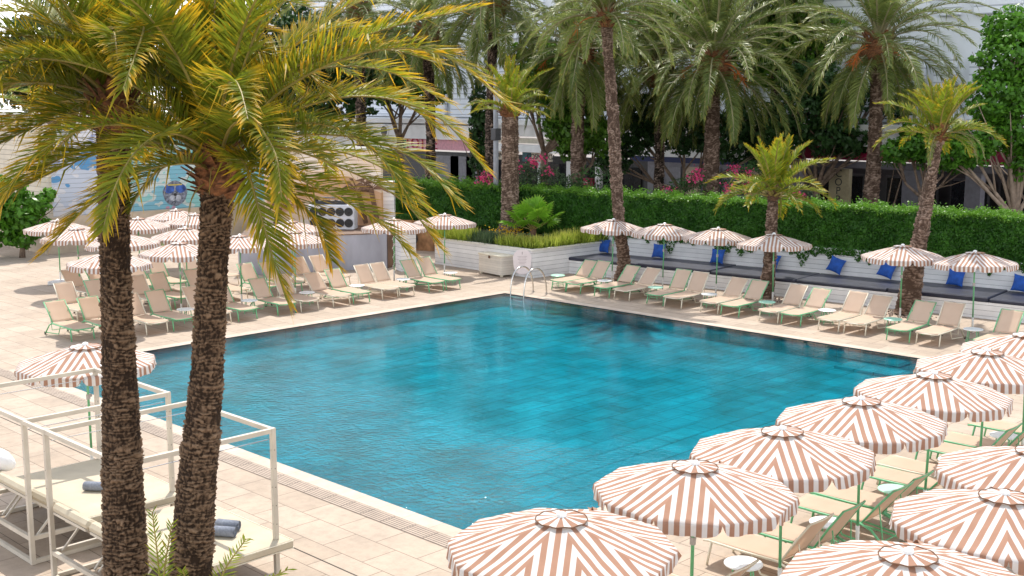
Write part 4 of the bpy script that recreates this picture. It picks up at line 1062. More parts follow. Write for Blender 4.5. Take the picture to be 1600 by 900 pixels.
def b_cos(t, W):
    wy = lambda px: yat(px) - (y0 + y1) / 2
    part_box('wall', 'dark_frame', t, (1.8, 0, 1.6), (.2, W, 3.2)); upper(t, W)
    part_box('awning', 'cream_fascia', t, (.1, 0, 4.15), (.5, W - .1, .30)); part_box('fascia', 'white_fascia', t, (-.35, 0, 3.72), (.9, W - .1, .42))
    part_box('glass', 'dark_glass', t, (1.6, 0, 1.4), (.05, W - 1, 2.7))
    for px, s in ((784, 'PERFUMERY'), (850, 'COSMETICA')):
        m = MB(); m.box((-.2, wy(px), 3.22), (.12, abs(wy(834) - wy(865)), .50)); sg = m.build('sign_panel', M['cream_fascia'], t)
        text_part(t, s, .42, (-.275, wy(px), 3.23), 'ink')
    part_box('sign_end', mat('teal_panel_paint', (.02, .10, .13), .5), t, (-.2, wy(829), 3.2), (.10, .9, .55))
    for px in (835, 880, 925):
        m = MB(); m.box((.6, wy(px), 1.5), (.3, .35, 3.0)); m.build('column', M['white_wall'], t)
    m = MB(); m.box((.3, wy(905), 1.35), (.5, 1.4, 1.5)); rk = m.build('display_rack', M['magenta'], t)
    for k in range(3):
        m = MB(); m.box((.04, wy(905), .95 + k * .45), (.03, 1.2, .10)); m.build('shelf', M['cream_fascia'], rk)
shop(y0, y1, 'cosmetics_shop', 'shop with pale sign boards under a white canopy behind pink oleanders', b_cos)
y1 = y0 - .02; y0 = yat(1205)
def b_mid(t, W):
    part_box('wall', 'grey_shutter', t, (1.6, 0, 1.6), (.2, W, 3.2)); upper(t, W)
    part_box('fascia', 'white_fascia', t, (-.1, 0, 3.85), (.5, W - .1, .62)); part_box('awning', mat('navy_awning', (.01, .02, .10), .6), t, (0, 0, 3.38), (.4, W - .1, .28))
    for k in range(7):
        m = MB(); m.box((1.4, -W / 2 + (k + .5) * W / 7, 1.5), (.12, W / 7 - .35, 2.9)); m.build('shutter', M['beige_wall'] if k % 3 == 1 else M['grey_shutter'], t)
shop(y0, y1, 'shuttered_shop', 'shuttered shop under a white canopy with a navy edge behind the large palms', b_mid)
y1 = y0 - .02; y0 = yat(1760)
def b_dark(t, W):
    wy = lambda px: yat(px) - (y0 + y1) / 2
    part_box('wall', 'dark_frame', t, (3.2, 0, 1.7), (.2, W, 3.4)); upper(t, W)
    part_box('beam', mat('grey_beam_paint', (.13, .12, .14), .6), t, (0, 0, 3.50), (.45, W - .05, .30))
    part_box('fascia', 'magenta', t, (.10, 0, 4.02), (.2, W - .1, .62))
    part_box('cornice', 'white_fascia', t, (-.15, 0, 4.46), (.7, W - .1, .14))
    for px, w_ in ((1245, .5), (1320, .0), (1432, 1.2), (1523, .7)):
        if w_:
            m = MB(); m.box((.0, wy(px), 1.67), (.5, w_, 3.34)); m.build('column', mat('grey_column_paint', (.17, .16, .19), .6), t)
    for px in (1260, 1285, 1375, 1400, 1480, 1560):
        m = MB(); m.box((2.4, wy(px), 1.5), (.08, 1.9, 2.8)); f_ = m.build('window', M['dark_frame'], t)
        m = MB(); m.box((2.34, wy(px), 1.5), (.03, 1.7, 2.6)); m.build('pane', M['dark_glass'], f_)
    m = MB(); m.box((-.1, wy(1314), 1.75), (.30, 1.05, 3.1)); sg = m.build('sign_column', mat('straw_panel', (.36, .30, .18), .6), t)
    m = MB(); m.box((-.255, wy(1314), .75), (.02, 1.0, 1.1)); m.build('amber_panel', M['yellow_ink'], sg)
    for k, ch in enumerate('COPPOLA'):
        text_part(sg, ch, .50, (-.28, wy(1314), 3.05 - k * .41), 'ink', .005)
shop(y0, y1, 'dark_fronted_shop', 'dark glass shop front with grey columns and a magenta fascia', b_dark)
# the tall white building above: louvred bands
t = thing('apartment_block', 'tall white block with horizontal louvre bands rising behind the palms', 'building', (42.3, 0, 0))
for a, b in ((300, 520), (530, 700), (705, 850), (860, 1040), (1050, 1180), (1190, 1330), (1335, 1440), (1446, 1488), (1500, 1720)):
    ya, yb = yat(b, 42.3), yat(a, 42.3)
    m = MB(); m.box((0, (ya + yb) / 2, 7.0), (.25, yb - ya - .3, 3.0)); m.build('louvre_band', M['louvre'], t)
    m = MB(); m.box((.1, (ya + yb) / 2, 12.2), (.25, yb - ya - .3, 3.6)); m.build('louvre_band', M['louvre'], t)
# lamp post
c = at(775, 285, 50)
t = thing('lamp_post', 'grey metal lamp post with a box beside the big planter palm', 'lamp post', (c[0], c[1], 0))
m = MB(); m.tube([(0, 0, 0), (0, 0, 7.6)], [.13, .10], 12); m.build('post', mat('galvanised_grey', (.30, .31, .34), .5), t, smooth=True)
m = MB(); m.box((0, 0, 5.1), (.34, .3, .5), bev=.02); m.build('junction_box', M['dark_frame'], t)
m = MB(); m.bar((0, 0, 7.5), (-1.2, .8, 7.9), .07); m.build('arm', M['dark_frame'], t)
# ------------------------------------------------------------------ palms
def smooth_path(pts, n):
    P = np.array(pts, float); k = len(P)
    if k == 2: P = np.array([P[0], (P[0] + P[1]) / 2, P[1]]); k = 3
    E = np.vstack([2 * P[0] - P[1], P, 2 * P[-1] - P[-2]])
    seg = np.linalg.norm(np.diff(P, axis=0), axis=1); cum = np.concatenate([[0], np.cumsum(seg)]); cum /= cum[-1]
    out = []
    for s in np.linspace(0, 1, n):
        i = min(np.searchsorted(cum, s, side='right') - 1, k - 2); u = (s - cum[i]) / (cum[i + 1] - cum[i])
        p0, p1, p2, p3 = E[i], E[i + 1], E[i + 2], E[i + 3]
        out.append(.5 * (2 * p1 + (p2 - p0) * u + (2 * p0 - 5 * p1 + 4 * p2 - p3) * u * u + (3 * p1 - p0 - 3 * p2 + p3) * u ** 3))
    return np.array(out)

def frond_mesh(name, path, nl=60, ll=.38, lw=.022, mats=None, seed=0, lift=.35, droop=.25, rad=.018, start=.12, yellow=0.0, roll=0.0, fold=1.0, sref=None):
    g = np.random.default_rng(seed)
    K = 28; P = smooth_path(path, K)
    T = np.gradient(P, axis=0); T /= np.linalg.norm(T, axis=1)[:, None]
    L = np.linalg.norm(np.diff(P, axis=0), axis=1).sum()
    Z = np.array([0, 0, 1.])
    S = np.cross(T, Z); nrm = np.linalg.norm(S, axis=1); 
    ref = np.cross(T[K // 2], Z); ref /= np.linalg.norm(ref) + 1e-9
    for i in range(K):
        S[i] = S[i] / nrm[i] if nrm[i] > .15 else ref
        if S[i] @ ref < 0: S[i] = -S[i]
        ref = S[i]
    if sref is not None:
        for i in range(K):
            S[i] = np.array(sref) - T[i] * (np.array(sref) @ T[i]); S[i] /= np.linalg.norm(S[i])
    if roll:
        for i in range(K):
            N_ = np.cross(S[i], T[i]); S[i] = S[i] * math.cos(roll) + N_ * math.sin(roll)
    N = np.cross(S, T)
    fi = lambda A, t: np.stack([np.interp(t, np.linspace(0, 1, K), A[:, c]) for c in range(3)], 1)
    V = []; Q = []; Tr = []; A = []; mq = []; mt = []
    nv = 0
    for side in (-1, 1):
        t = np.linspace(start, .995, nl) + g.uniform(-.3, .3, nl) * .9 / nl
        t = np.clip(t, 0, 1)
        b = fi(P, t); tt = fi(T, t); ss = fi(S, t) * side; nn = fi(N, t)
        ang = np.radians(60 - 26 * t ** 1.5 + g.normal(0, 3, nl))
        prof = np.clip(np.sin(math.pi * (t ** .75 * .80 + .14)) ** .7, .12, 1) * g.uniform(.85, 1.1, nl)
        prof = np.where(t > .9, np.maximum(prof, .42), prof)
        ln = ll * prof
        v = np.radians(28 * lift / .35 + g.normal(0, 8, nl)) * fold
        d = np.cos(ang)[:, None] * tt + np.sin(ang)[:, None] * (np.cos(v)[:, None] * ss + np.sin(v)[:, None] * nn)
        d /= np.linalg.norm(d, axis=1)[:, None]
        wv = np.cross(d, nn); wv /= np.linalg.norm(wv, axis=1)[:, None] + 1e-9
        tw = g.normal(0, .35, nl)[:, None]; wv = wv * np.cos(tw) + np.cross(d, wv) * np.sin(tw)
        dro = droop * g.uniform(.6, 1.4, nl) + np.where(g.random(nl) < .05, g.uniform(.4, 1.2, nl), 0)
        ln = ln * np.where(g.random(nl) < .04, .35, 1)
        mid = b + d * (ln * .5)[:, None] - Z * (dro * ln * .18)[:, None]
        tip = b + d * (ln * .97)[:, None] - Z * (dro * ln * .75)[:, None]
        w = lw * g.uniform(.8, 1.15, nl)[:, None]
        VV = np.stack([b - wv * w * .22, b + wv * w * .22, mid + wv * w * .5, mid - wv * w * .5, tip], 1)
        base = nv + np.arange(nl) * 5
        Q.append(np.stack([base, base + 1, base + 2, base + 3], 1)); Tr.append(np.stack([base + 3, base + 2, base + 4], 1))
        a = np.zeros((nl, 5, 4), np.float32); tone = np.clip(g.uniform(.1, .8, nl), 0, 1)
        a[:, :, 1] = tone[:, None]; yb = yellow + .25 * t ** 2 + g.normal(0, .06, nl) + np.where(g.random(nl) < .07, g.uniform(.2, .6, nl), 0)
        a[:, 0, 0] = yb; a[:, 1, 0] = yb; a[:, 2, 0] = yb + .35; a[:, 3, 0] = yb + .35; a[:, 4, 0] = yb + .85; a[:, :, 3] = 1
        V.append(VV.reshape(-1, 3)); A.append(a.reshape(-1, 4)); nv += nl * 5
        mq.append(np.zeros(nl, int)); mt.append(np.zeros(nl, int))
    # rachis
    n4 = 5; rv = []
    for i in range(K):
        r = rad * (1.15 - i / (K - 1)) ** .8 + .003
        if i < 3: r *= 1 + (3 - i) * .45
        for j in range(n4):
            an = 2 * math.pi * j / n4; rv.append(P[i] + (S[i] * math.cos(an) * 1.2 + N[i] * math.sin(an) * .8) * r)
    V.append(np.array(rv)); A.append(np.tile([0, .5, 0, 1.], (len(rv), 1)))
    rq = np.array([(nv + i * n4 + j, nv + i * n4 + (j + 1) % n4, nv + (i + 1) * n4 + (j + 1) % n4, nv + (i + 1) * n4 + j) for i in range(K - 1) for j in range(n4)])
    Q.append(rq); mq.append(np.ones(len(rq), int))
    return fast_mesh(name, np.concatenate(V), np.concatenate(Q), np.concatenate(Tr), mats, np.concatenate(mq), np.concatenate(mt), attr=np.concatenate(A))

def free_path(L, el0, bend, side=0.0, n=7, r0=.08, ex=1.25):
    """a frond's midrib in the x-z plane: launched at elevation el0, bending down by BEND over its length"""
    p = np.array([r0 * math.cos(el0), 0, r0 * math.sin(el0) * .6]); out = [p]
    for i in range(n - 1):
        s = (i + .5) / (n - 1); e = el0 - bend * s ** ex
        e = max(e, R(-86))
        p = p + np.array([math.cos(e), side * s * .5, math.sin(e)]) * L / (n - 1); out.append(p)
    return out

def trunk_mesh(path, radii, name, material, parent, seg=48, step=.03, scar=.075, ncell=9, amp=.035, seed=0, jag=1.0):
    g = np.random.default_rng(seed)
    P0 = np.array(path, float); L = np.linalg.norm(np.diff(P0, axis=0), axis=1).sum(); n = max(8, int(L / step))
    P = smooth_path(P0, n); cum = np.concatenate([[0], np.cumsum(np.linalg.norm(np.diff(P0, axis=0), axis=1))]); cum /= cum[-1]
    rr = np.interp(np.linspace(0, 1, n), cum, radii)
    h = np.linspace(0, L, n)[:, None]; th = np.linspace(0, 2 * math.pi, seg, endpoint=False)[None, :]
    def field(cz, ct):
        a = g.normal(0, 1, (max(2, int(L / cz)) + 2, ct)); y = np.linspace(0, a.shape[0] - 1.001, n); x = np.linspace(0, ct, seg, endpoint=False)
        yi = y.astype(int); yf = (y - yi)[:, None]; yf = yf * yf * (3 - 2 * yf); xi = x.astype(int); xf = (x - xi)[None, :]; xf = xf * xf * (3 - 2 * xf); x2 = (xi + 1) % ct
        return (a[yi][:, xi] * (1 - xf) + a[yi][:, x2] * xf) * (1 - yf) + (a[yi + 1][:, xi] * (1 - xf) + a[yi + 1][:, x2] * xf) * yf
    wob = scar * (.42 * field(scar * 1.3, 7) + .22 * field(scar * .8, 17)) * jag + .6 * scar * field(.5, 4) * jag
    row = (h + wob) / scar
    ri = np.floor(row); fr = row - ri
    cell = th / (2 * math.pi) * ncell + ri * .5 + .3 * np.sin(ri * 12.9) + .25 * field(scar, ncell)
    patch = field(.22, 6)
    ci = np.floor(cell); cf = cell - ci
    hsh = np.modf(np.abs(np.sin(ri * 127.1 + ci * 311.7 + seed) * 43758.5453))[0]
    edge = np.minimum(cf, 1 - cf) * 2
    lip = (fr ** 1.6) * (.45 + .55 * np.clip(edge * 2.2, 0, 1)) * (.55 + .75 * hsh)
    lip = lip * np.clip(1 + .35 * patch, .25, 1.6)
    fine = g.normal(0, 1, (n, seg)); 
    for _ in range(2): fine = (fine + np.roll(fine, 1, 0) + np.roll(fine, -1, 0) + np.roll(fine, 1, 1)) / 4
    fine *= 2
    disp = amp * (lip - .35) + amp * .30 * fine
    rad = rr[:, None] + disp + .02 * np.sin(th * 2 + h * .9 + seed) 
    T = np.gradient(P, axis=0); T /= np.linalg.norm(T, axis=1)[:, None]
    U = np.tile(np.array([1., 0, 0]), (n, 1)); U -= T * (U * T).sum(1)[:, None]; U /= np.linalg.norm(U, axis=1)[:, None]; W = np.cross(T, U)
    V = P[:, None, :] + (U[:, None, :] * np.cos(th)[..., None] + W[:, None, :] * np.sin(th)[..., None]) * rad[..., None]
    i = np.arange(n - 1)[:, None]; j = np.arange(seg)[None, :]; j2 = (j + 1) % seg
    Q = np.stack([i * seg + j, i * seg + j2, (i + 1) * seg + j2, (i + 1) * seg + j], -1).reshape(-1, 4)
    A = np.zeros((n, seg, 4), np.float32); A[..., 0] = np.clip(lip * .75 + .20 * fine + .18 + .06 * patch, 0, 1); A[..., 1] = hsh; A[..., 3] = 1
    me = fast_mesh(name, V.reshape(-1, 3), Q, np.zeros((0, 3), int), [material], attr=A.reshape(-1, 4), smooth=True)
    o = bpy.data.objects.new(name, me); link(o, parent); return o

def crown_heart(parent, loc, r, h, n=40, seed=0, mt='orange_boot', stub=.28):
    """the fibrous heart: a bulb bristling with cut leaf bases"""
    g = np.random.default_rng(seed); m = MB(); V = []; n1, n2 = 12, 18
    for i in range(n1 + 1):
        for j in range(n2):
            s = i / n1; rr = r * (.75 + .5 * math.sin(math.pi * min(1, s * 1.25)) - .65 * s * s) * (1 + g.normal(0, .06)); a = 2 * math.pi * j / n2
            V.append((rr * math.cos(a), rr * math.sin(a), -h * .5 + h * s))
    m.add(V, [(i * n2 + j, i * n2 + (j + 1) % n2, (i + 1) * n2 + (j + 1) % n2, (i + 1) * n2 + j) for i in range(n1) for j in range(n2)])
    for k in range(n):
        a = k * 2.39996; s = (k + .5) / n; z = -h * .45 + h * .8 * s; el = R(15 + 60 * s); b = np.array([r * .8 * math.cos(a), r * .8 * math.sin(a), z])
        d = np.array([math.cos(el) * math.cos(a), math.cos(el) * math.sin(a), math.sin(el)]); side = np.array([-math.sin(a), math.cos(a), 0]); w = r * .30 * g.uniform(.7, 1.2); ln = stub * g.uniform(.6, 1.3)
        up = np.cross(side, d)
        tip = b + d * ln
        m.add([b - side * w, b + side * w, b + up * -w * .5, tip - side * w * .35, tip + side * w * .35, tip + up * -w * .2], [(0, 1, 4, 3), (1, 2, 5, 4), (2, 0, 3, 5), (3, 4, 5)])
    o = m.build('crown', M[mt], parent); o.location = loc; return o

variants = {}
def get_variants(key, specs, **kw):
    if key not in variants:
        variants[key] = [frond_mesh('frond', free_path(*sp), seed=i * 7 + len(key), **kw) for i, sp in enumerate(specs)]
    return variants[key]
def far_crown(parent, loc, key, specs, count, kw, heart=(.34, .7), seed=0, upper=1.0, sc=1.0, mt='orange_boot', stub=.28, stalks=0, stalk_len=1.0):
    """specs run from upright young fronds to hanging old ones"""
    g = np.random.default_rng(seed + 50)
    cr = crown_heart(parent, loc, heart[0], heart[1], 46, seed, mt, stub)
    vs = get_variants(key, specs, **kw)
    for k in range(count):
        a = k * 2.39996 + g.normal(0, .15); s = k / count
        i = min(len(vs) - 1, int(s ** upper * len(vs)))
        if g.random() < .3: i = max(0, min(len(vs) - 1, i + g.integers(-1, 2)))
        o = bpy.data.objects.new('frond', vs[i]); link(o, cr)
        o.location = (.1 * math.cos(a), .1 * math.sin(a), heart[1] * (.42 - .55 * s)); q = g.uniform(.86, 1.12) * sc
        o.rotation_euler = (g.normal(0, .12), g.normal(0, .06), a); o.scale = (q, q, q)
    for k in range(stalks):
        a = k * 2.1 + g.uniform(0, 1); m = MB(); e0 = R(g.uniform(0, 35)); p = free_path(stalk_len * g.uniform(.7, 1.2), e0, R(95), n=6)
        pts = [(x * math.cos(a), x * math.sin(a), z - heart[1] * .15) for x, _, z in p]; m.tube(pts, [.035, .03, .028, .024, .02, .016], 6)
        for q in range(16):
            b = np.array(pts[-2]) * (1 - q / 22) + np.array(pts[-1]) * (q / 22); d = g.normal(0, 1, 3) * .13 + np.array([.1 * math.cos(a), .1 * math.sin(a), -.2]); m.tube([b, b + d], [.012, .006], 4)
        m.build('fruit_stalk', M['orange'] if k % 3 else M['brown_spathe'], cr)
    return cr
D_ = R
big_specs = [(3.2, D_(84), D_(20)), (3.6, D_(74), D_(36)), (4.0, D_(64), D_(54)), (4.2, D_(52), D_(64)), (4.4, D_(42), D_(72)), (4.4, D_(31), D_(78)), (4.3, D_(20), D_(80)), (4.2, D_(8), D_(80)), (4.0, D_(-6), D_(72)), (3.6, D_(-22), D_(60)), (3.3, D_(-34), D_(50))]
big_kw = dict(nl=100, ll=.58, lw=.034, mats=[L_GREY, M['petiole_far']], rad=.030, droop=.35, start=.17)
def bigpalm(label, base, top, r0, r1, count, seed, sc, stalks, group, upper=1.0, dark=False, specs=None, key='big', kw=None, heart=(.66, 1.5)):
    t = thing('palm_tree', label, 'palm tree', tuple(base), 0, group)
    b = np.array(base); tp = np.array(top) - b; mid = tp * .5 + np.array([.12 * math.sin(seed), .1 * math.cos(seed), 0])
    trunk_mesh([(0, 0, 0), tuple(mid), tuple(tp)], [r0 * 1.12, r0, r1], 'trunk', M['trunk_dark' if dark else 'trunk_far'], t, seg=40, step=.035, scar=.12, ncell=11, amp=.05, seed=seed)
    far_crown(t, tuple(tp + np.array([0, 0, .25])), key, specs or big_specs, count, kw or big_kw, heart, seed, upper, sc, stalks=stalks, stalk_len=1.75, stub=.35)
    return t
GP = 'palm trees behind the hedge'
c = at(1115, 108, 52); bigpalm('huge grey green palm with orange fruit stalks and fronds hanging to the hedge', (c[0], c[1], 0), tuple(c), .33, .31, 84, 1, 1.16, 9, GP, 1.05)
c = at(1372, 82, 51); b_ = at(1358, 300, 51); bigpalm('large grey green palm with arching fronds standing alone before the white block', (b_[0], b_[1], 0), tuple(c), .30, .27, 74, 2, 1.16, 8, GP, 1.1)
c = at(1030, 120, 56); bigpalm('palm with a slimmer trunk partly hidden behind the huge orange-stalked palm', (c[0], c[1], 0), tuple(c), .24, .22, 64, 3, 1.1, 3, GP, 1.0, True)
c = at(905, 92, 54); b_ = at(900, 300, 54); bigpalm('palm with straw-coloured drooping old fronds behind the slender leaning palm', (b_[0], b_[1], 0), tuple(c), .28, .26, 76, 4, 1.08, 3, GP, .75)
c = at(772, 10, 57); b_ = at(768, 285, 57); bigpalm('tall thin dark-trunked palm rising behind the lamp post', (b_[0], b_[1], 0), tuple(c), .24, .22, 72, 5, 1.1, 2, GP, .8, True)
c = at(1215, -20, 60); bigpalm('palm with its crown above the picture between the two largest palms', (c[0], c[1], 0), tuple(c), .26, .24, 66, 8, 1.1, 0, GP, .8, True)
c = at(668, 62, 62); bigpalm('palm with blue green fronds hanging behind the tips of the near fronds', (c[0], c[1], 0), tuple(c), .26, .24, 72, 15, 1.1, 2, GP, .8, True)
c = at(560, 30, 66); bigpalm('farthest palm showing between the near fronds above the pink sign', (c[0], c[1], 0), tuple(c), .26, .24, 66, 16, 1.1, 2, GP, .8, True)
# slender curved palm growing by the bench
lim_kw = dict(nl=70, ll=.42, lw=.036, mats=[L_LIME, M['petiole']], rad=.026, droop=.2, start=.10)
mid_kw = dict(nl=90, ll=.50, lw=.032, mats=[L_GREY, M['petiole_far']], rad=.03, droop=.3, start=.10)
t = thing('palm_tree', 'slender palm curving up from the bench end, its crown at the top edge', 'palm tree', (21.45, 15.25, 0), 0, 'palm trees by the hedge bench')
tops = [np.array([21.45, 15.25, 0])] + [at(x, y, d) for x, y, d in ((975, 410, 42.5), (966, 330, 42.6), (959, 200, 42.7), (951, 90, 42.8), (946, 25, 42.8))]
rel = [tuple(p - tops[0]) for p in tops]
trunk_mesh(rel, [.27, .25, .205, .195, .19, .21], 'trunk', M['trunk_far'], t, seg=40, step=.03, scar=.09, ncell=9, amp=.045, seed=5)
far_crown(t, rel[-1], 'mid', [(2.6, D_(85), D_(18)), (2.9, D_(72), D_(40)), (3.2, D_(58), D_(62)), (3.4, D_(44), D_(72)), (3.4, D_(28), D_(80)), (3.2, D_(10), D_(78)), (2.8, D_(-12), D_(66))], 54, mid_kw, (.33, .8), 6, .9, 1.0, stalks=2)
small_specs = [(1.25, D_(84), D_(15)), (1.4, D_(72), D_(35)), (1.5, D_(60), D_(50)), (1.6, D_(48), D_(60)), (1.6, D_(36), D_(70)), (1.5, D_(22), D_(75)), (1.35, D_(8), D_(70))]
small_kw = dict(nl=56, ll=.36, lw=.034, mats=[L_LIME, M['petiole']], rad=.020, droop=.1, start=.14)
t = thing('palm_tree', 'short young palm with a lime green crown in the gravel by the bench', 'palm tree', (21.85, 9.35, 0), 0, 'palm trees by the hedge bench')
p0 = np.array([21.85, 9.35, 0]); q = [at(1203, 400, 38.7), at(1208, 310, 38.7)]
trunk_mesh([(0, 0, 0), tuple(q[0] - p0), tuple(q[1] - p0)], [.27, .20, .15], 'trunk', M['trunk_far'], t, seg=36, step=.03, scar=.09, ncell=8, amp=.04, seed=7)
far_crown(t, tuple(q[1] - p0 + np.array([0, 0, .1])), 'small', small_specs, 24, small_kw, (.18, .35), 7, .95, 1.28, mt='brown_spathe', stub=.22)
t = thing('palm_tree', 'leaning palm with a thick foot and an upright yellow green crown', 'palm tree', (22.3, 4.6, 0), 0, 'palm trees by the hedge bench')
p0 = np.array([22.2, 4.6, 0]); q = [at(1432, 400, 35.6), at(1449, 310, 35.6), at(1466, 218, 35.7)]
trunk_mesh([(0, 0, 0)] + [tuple(p - p0) for p in q], [.36, .235, .19, .16], 'trunk', M['trunk_far'], t, seg=40, step=.03, scar=.09, ncell=9, amp=.045, seed=9)
t.location = tuple(p0)
cr = far_crown(t, tuple(q[2] - p0 + np.array([0, 0, .12])), 'small', small_specs, 30, small_kw, (.20, .45), 9, 1.5, 1.12, mt='orange_boot', stub=.3)
vs = get_variants('hang', [(1.6, D_(20), D_(105)), (1.5, D_(5), D_(95))], nl=44, ll=.26, lw=.026, mats=[L_GREY, M['petiole_far']], rad=.018, droop=.3, start=.14)
for k, (a, i) in enumerate(((HEAD - R(75), 0), (HEAD - R(100), 1), (HEAD - R(120), 0), (HEAD + R(150), 1))):
    o = bpy.data.objects.new('frond', vs[i]); link(o, cr); o.rotation_euler = (0, 0, a)
# gravel pits at the feet of the bench palms
for x, y, l_ in ((21.75, 9.2, 'the short young palm'), (22.2, 4.5, 'the thick leaning palm'), (21.3, 15.2, 'the slender curved palm')):
    g = np.random.default_rng(int(x * 10 + y)); n = 130; m = MB()
    for k in range(n):
        a = g.uniform(0, 6.28); r_ = .75 * g.uniform(.1, 1) ** .5; s_ = g.uniform(.03, .08)
        m.box((x - .15 + r_ * math.cos(a) * .8, y + r_ * math.sin(a) * 1.2, s_ * .3), (s_, s_ * .8, s_ * .7), rot=(g.uniform(0, 3), g.uniform(0, 3), 0), bev=s_ * .25)
    o = m.build('gravel', M['gravel']); tag(o, 'loose pale gravel round the foot of ' + l_, 'gravel', kind='stuff')
# big palm in the planter
pb = np.array([22.4, 21.95, 1.02])
t = thing('palm_tree', 'stout palm with a clean ringed trunk in the raised planter, sparse yellow crown', 'palm tree', tuple(pb), 0)
dd = (pb - CP) @ VD
q = [at(797, 345, dd), at(797, 270, dd), at(797, 182, dd)]
pb2 = at(798, 362, dd)
trunk_mesh([(0, 0, 0)] + [tuple(p - pb) for p in q], [.58, .39, .35, .31], 'trunk', M['trunk_far'], t, seg=56, step=.03, scar=.075, ncell=13, amp=.04, seed=11)
far_crown(t, tuple(q[-1] - pb + np.array([0, 0, .2])), 'plant', [(1.8, D_(86), D_(12)), (2.1, D_(76), D_(30)), (2.3, D_(66), D_(50)), (2.3, D_(48), D_(70)), (1.9, D_(30), D_(60)), (1.6, D_(18), D_(50))], 24, lim_kw, (.36, .5), 12, 1.0, 1.0)
# small bright palm far left
c = at(-62, 165, 27); t = thing('palm_tree', 'bright yellow green palm at the picture edge behind the first trunk', 'palm tree', (c[0], c[1], 0), 0)
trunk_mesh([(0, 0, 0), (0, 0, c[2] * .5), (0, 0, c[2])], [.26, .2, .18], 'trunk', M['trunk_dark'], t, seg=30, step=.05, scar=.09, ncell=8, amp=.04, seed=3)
far_crown(t, (0, 0, c[2]), 'small', small_specs, 26, small_kw, (.2, .35), 14, 1.0, 1.05)

# the two palms close to the camera: long fronds that follow the photographed ones, the rest fanned round
near_kw = dict(nl=125, ll=.50, lw=.024, mats=[L_NEAR, M['petiole']], rad=.014, droop=.15, start=.13)
def near_palm(label, foot, tr, rad, crown, crown_d, fronds, extra, seed):
    pts = [at(x, y, d) for x, y, d in tr]; p0 = np.array([foot[0], foot[1], 0.0])
    t = thing('palm_tree', label, 'palm tree', tuple(p0), 0, 'palm trunks standing close to the camera')
    trunk_mesh([(0, 0, 0)] + [tuple(p - p0) for p in pts], rad, 'trunk', M['trunk_near'], t, seg=110, step=.011, scar=.046, ncell=13, amp=.028, seed=seed)
    cpt = at(*crown, crown_d); cr = crown_heart(t, tuple(cpt - p0), .20, .62, 60, seed, 'orange_boot', .26)
    g = np.random.default_rng(seed)
    for k, fr in enumerate(fronds):
        pp = [at(x, y, d) - cpt for x, y, d in fr]
        me = frond_mesh('frond', pp, seed=seed * 100 + k, yellow=g.uniform(.02, .22), **near_kw)
        o = bpy.data.objects.new('frond', me); link(o, cr)
    for k, (az, el, bend, L) in enumerate(extra):
        path = free_path(L, R(el), R(bend), n=8)
        a = HEAD + R(az); ca, sa = math.cos(a), math.sin(a)
        pp = [(x * ca - y * sa, x * sa + y * ca, z + .05) for x, y, z in path]
        me = frond_mesh('frond', pp, seed=seed * 200 + k, yellow=g.uniform(-.05, .2), **near_kw)
        o = bpy.data.objects.new('frond', me); link(o, cr)
    # dead fibres and a few bare orange stalks
    for k in range(14):
        a = g.uniform(0, 6.28); m = MB(); p = free_path(g.uniform(.4, .8), R(g.uniform(-10, 50)), R(100), n=6, r0=.15); m.tube([(x * math.cos(a), x * math.sin(a), z - .12) for x, _, z in p], [.008, .007, .006, .005, .004, .003], 5)
        m.build('dry_stalk', M['petiole'], cr)
    return t
c2 = (340, 262); D2 = 12.0
F2 = [
    [(345, 255, 12), (400, 150, 11.8), (500, 85, 11.6), (620, 40, 11.4), (745, 12, 11.2)],
    [(345, 255, 12), (430, 150, 11.7), (560, 85, 11.4), (690, 85, 11.1), (800, 170, 10.9)],
    [(345, 258, 12), (430, 185, 12.2), (560, 150, 12.4), (680, 180, 12.5), (757, 262, 12.6)],
    [(345, 260, 12), (440, 215, 11.7), (560, 215, 11.4), (650, 250, 11.2), (718, 318, 11.1)],
    [(345, 262, 12), (430, 230, 12.3), (540, 265, 12.5), (630, 315, 12.6), (688, 388, 12.7)],
    [(345, 265, 12), (400, 250, 11.6), (455, 300, 11.3), (495, 350, 11.2), (518, 408, 11.1)],
    [(345, 266, 12), (378, 250, 11.4), (405, 330, 11.1), (425, 400, 11.0), (447, 468, 11.0)],
    [(338, 262, 12), (290, 228, 11.8), (220, 225, 11.6), (130, 248, 11.5), (30, 295, 11.4)],
    [(338, 264, 12), (290, 255, 11.6), (210, 272, 11.3), (135, 325, 11.2), (68, 395, 11.1)],
    [(338, 266, 12), (300, 250, 12.3), (250, 265, 12.4), (215, 305, 12.5), (195, 352, 12.5)],
    [(340, 255, 12), (338, 140, 12.1), (335, 20, 12.2), (345, -110, 12.3)],
    [(342, 255, 12), (375, 120, 11.8), (430, -10, 11.6), (520, -110, 11.4)],
    [(338, 255, 12), (300, 120, 11.7), (255, 0, 11.3), (190, -100, 11.0)],
    [(338, 258, 12), (270, 150, 12.2), (170, 70, 12.4), (40, 30, 12.6)],
    [(342, 258, 12), (400, 170, 12.5), (490, 110, 12.9), (600, 110, 13.3), (700, 160, 13.6)],
    [(338, 262, 12), (260, 190, 12.5), (150, 170, 12.9), (30, 195, 13.2)],
    [(340, 262, 12), (360, 200, 11.2), (395, 190, 10.5), (430, 240, 10.0), (440, 310, 9.8)],
    [(345, 262, 12), (420, 240, 12.6), (520, 235, 13.2), (610, 270, 13.5), (670, 330, 13.7)],
    [(342, 260, 12), (420, 110, 12.3), (530, 20, 12.7), (640, -30, 13.0)],
    [(345, 266, 12), (420, 262, 11.4), (510, 300, 11.0), (590, 345, 10.8), (640, 395, 10.8)],
]
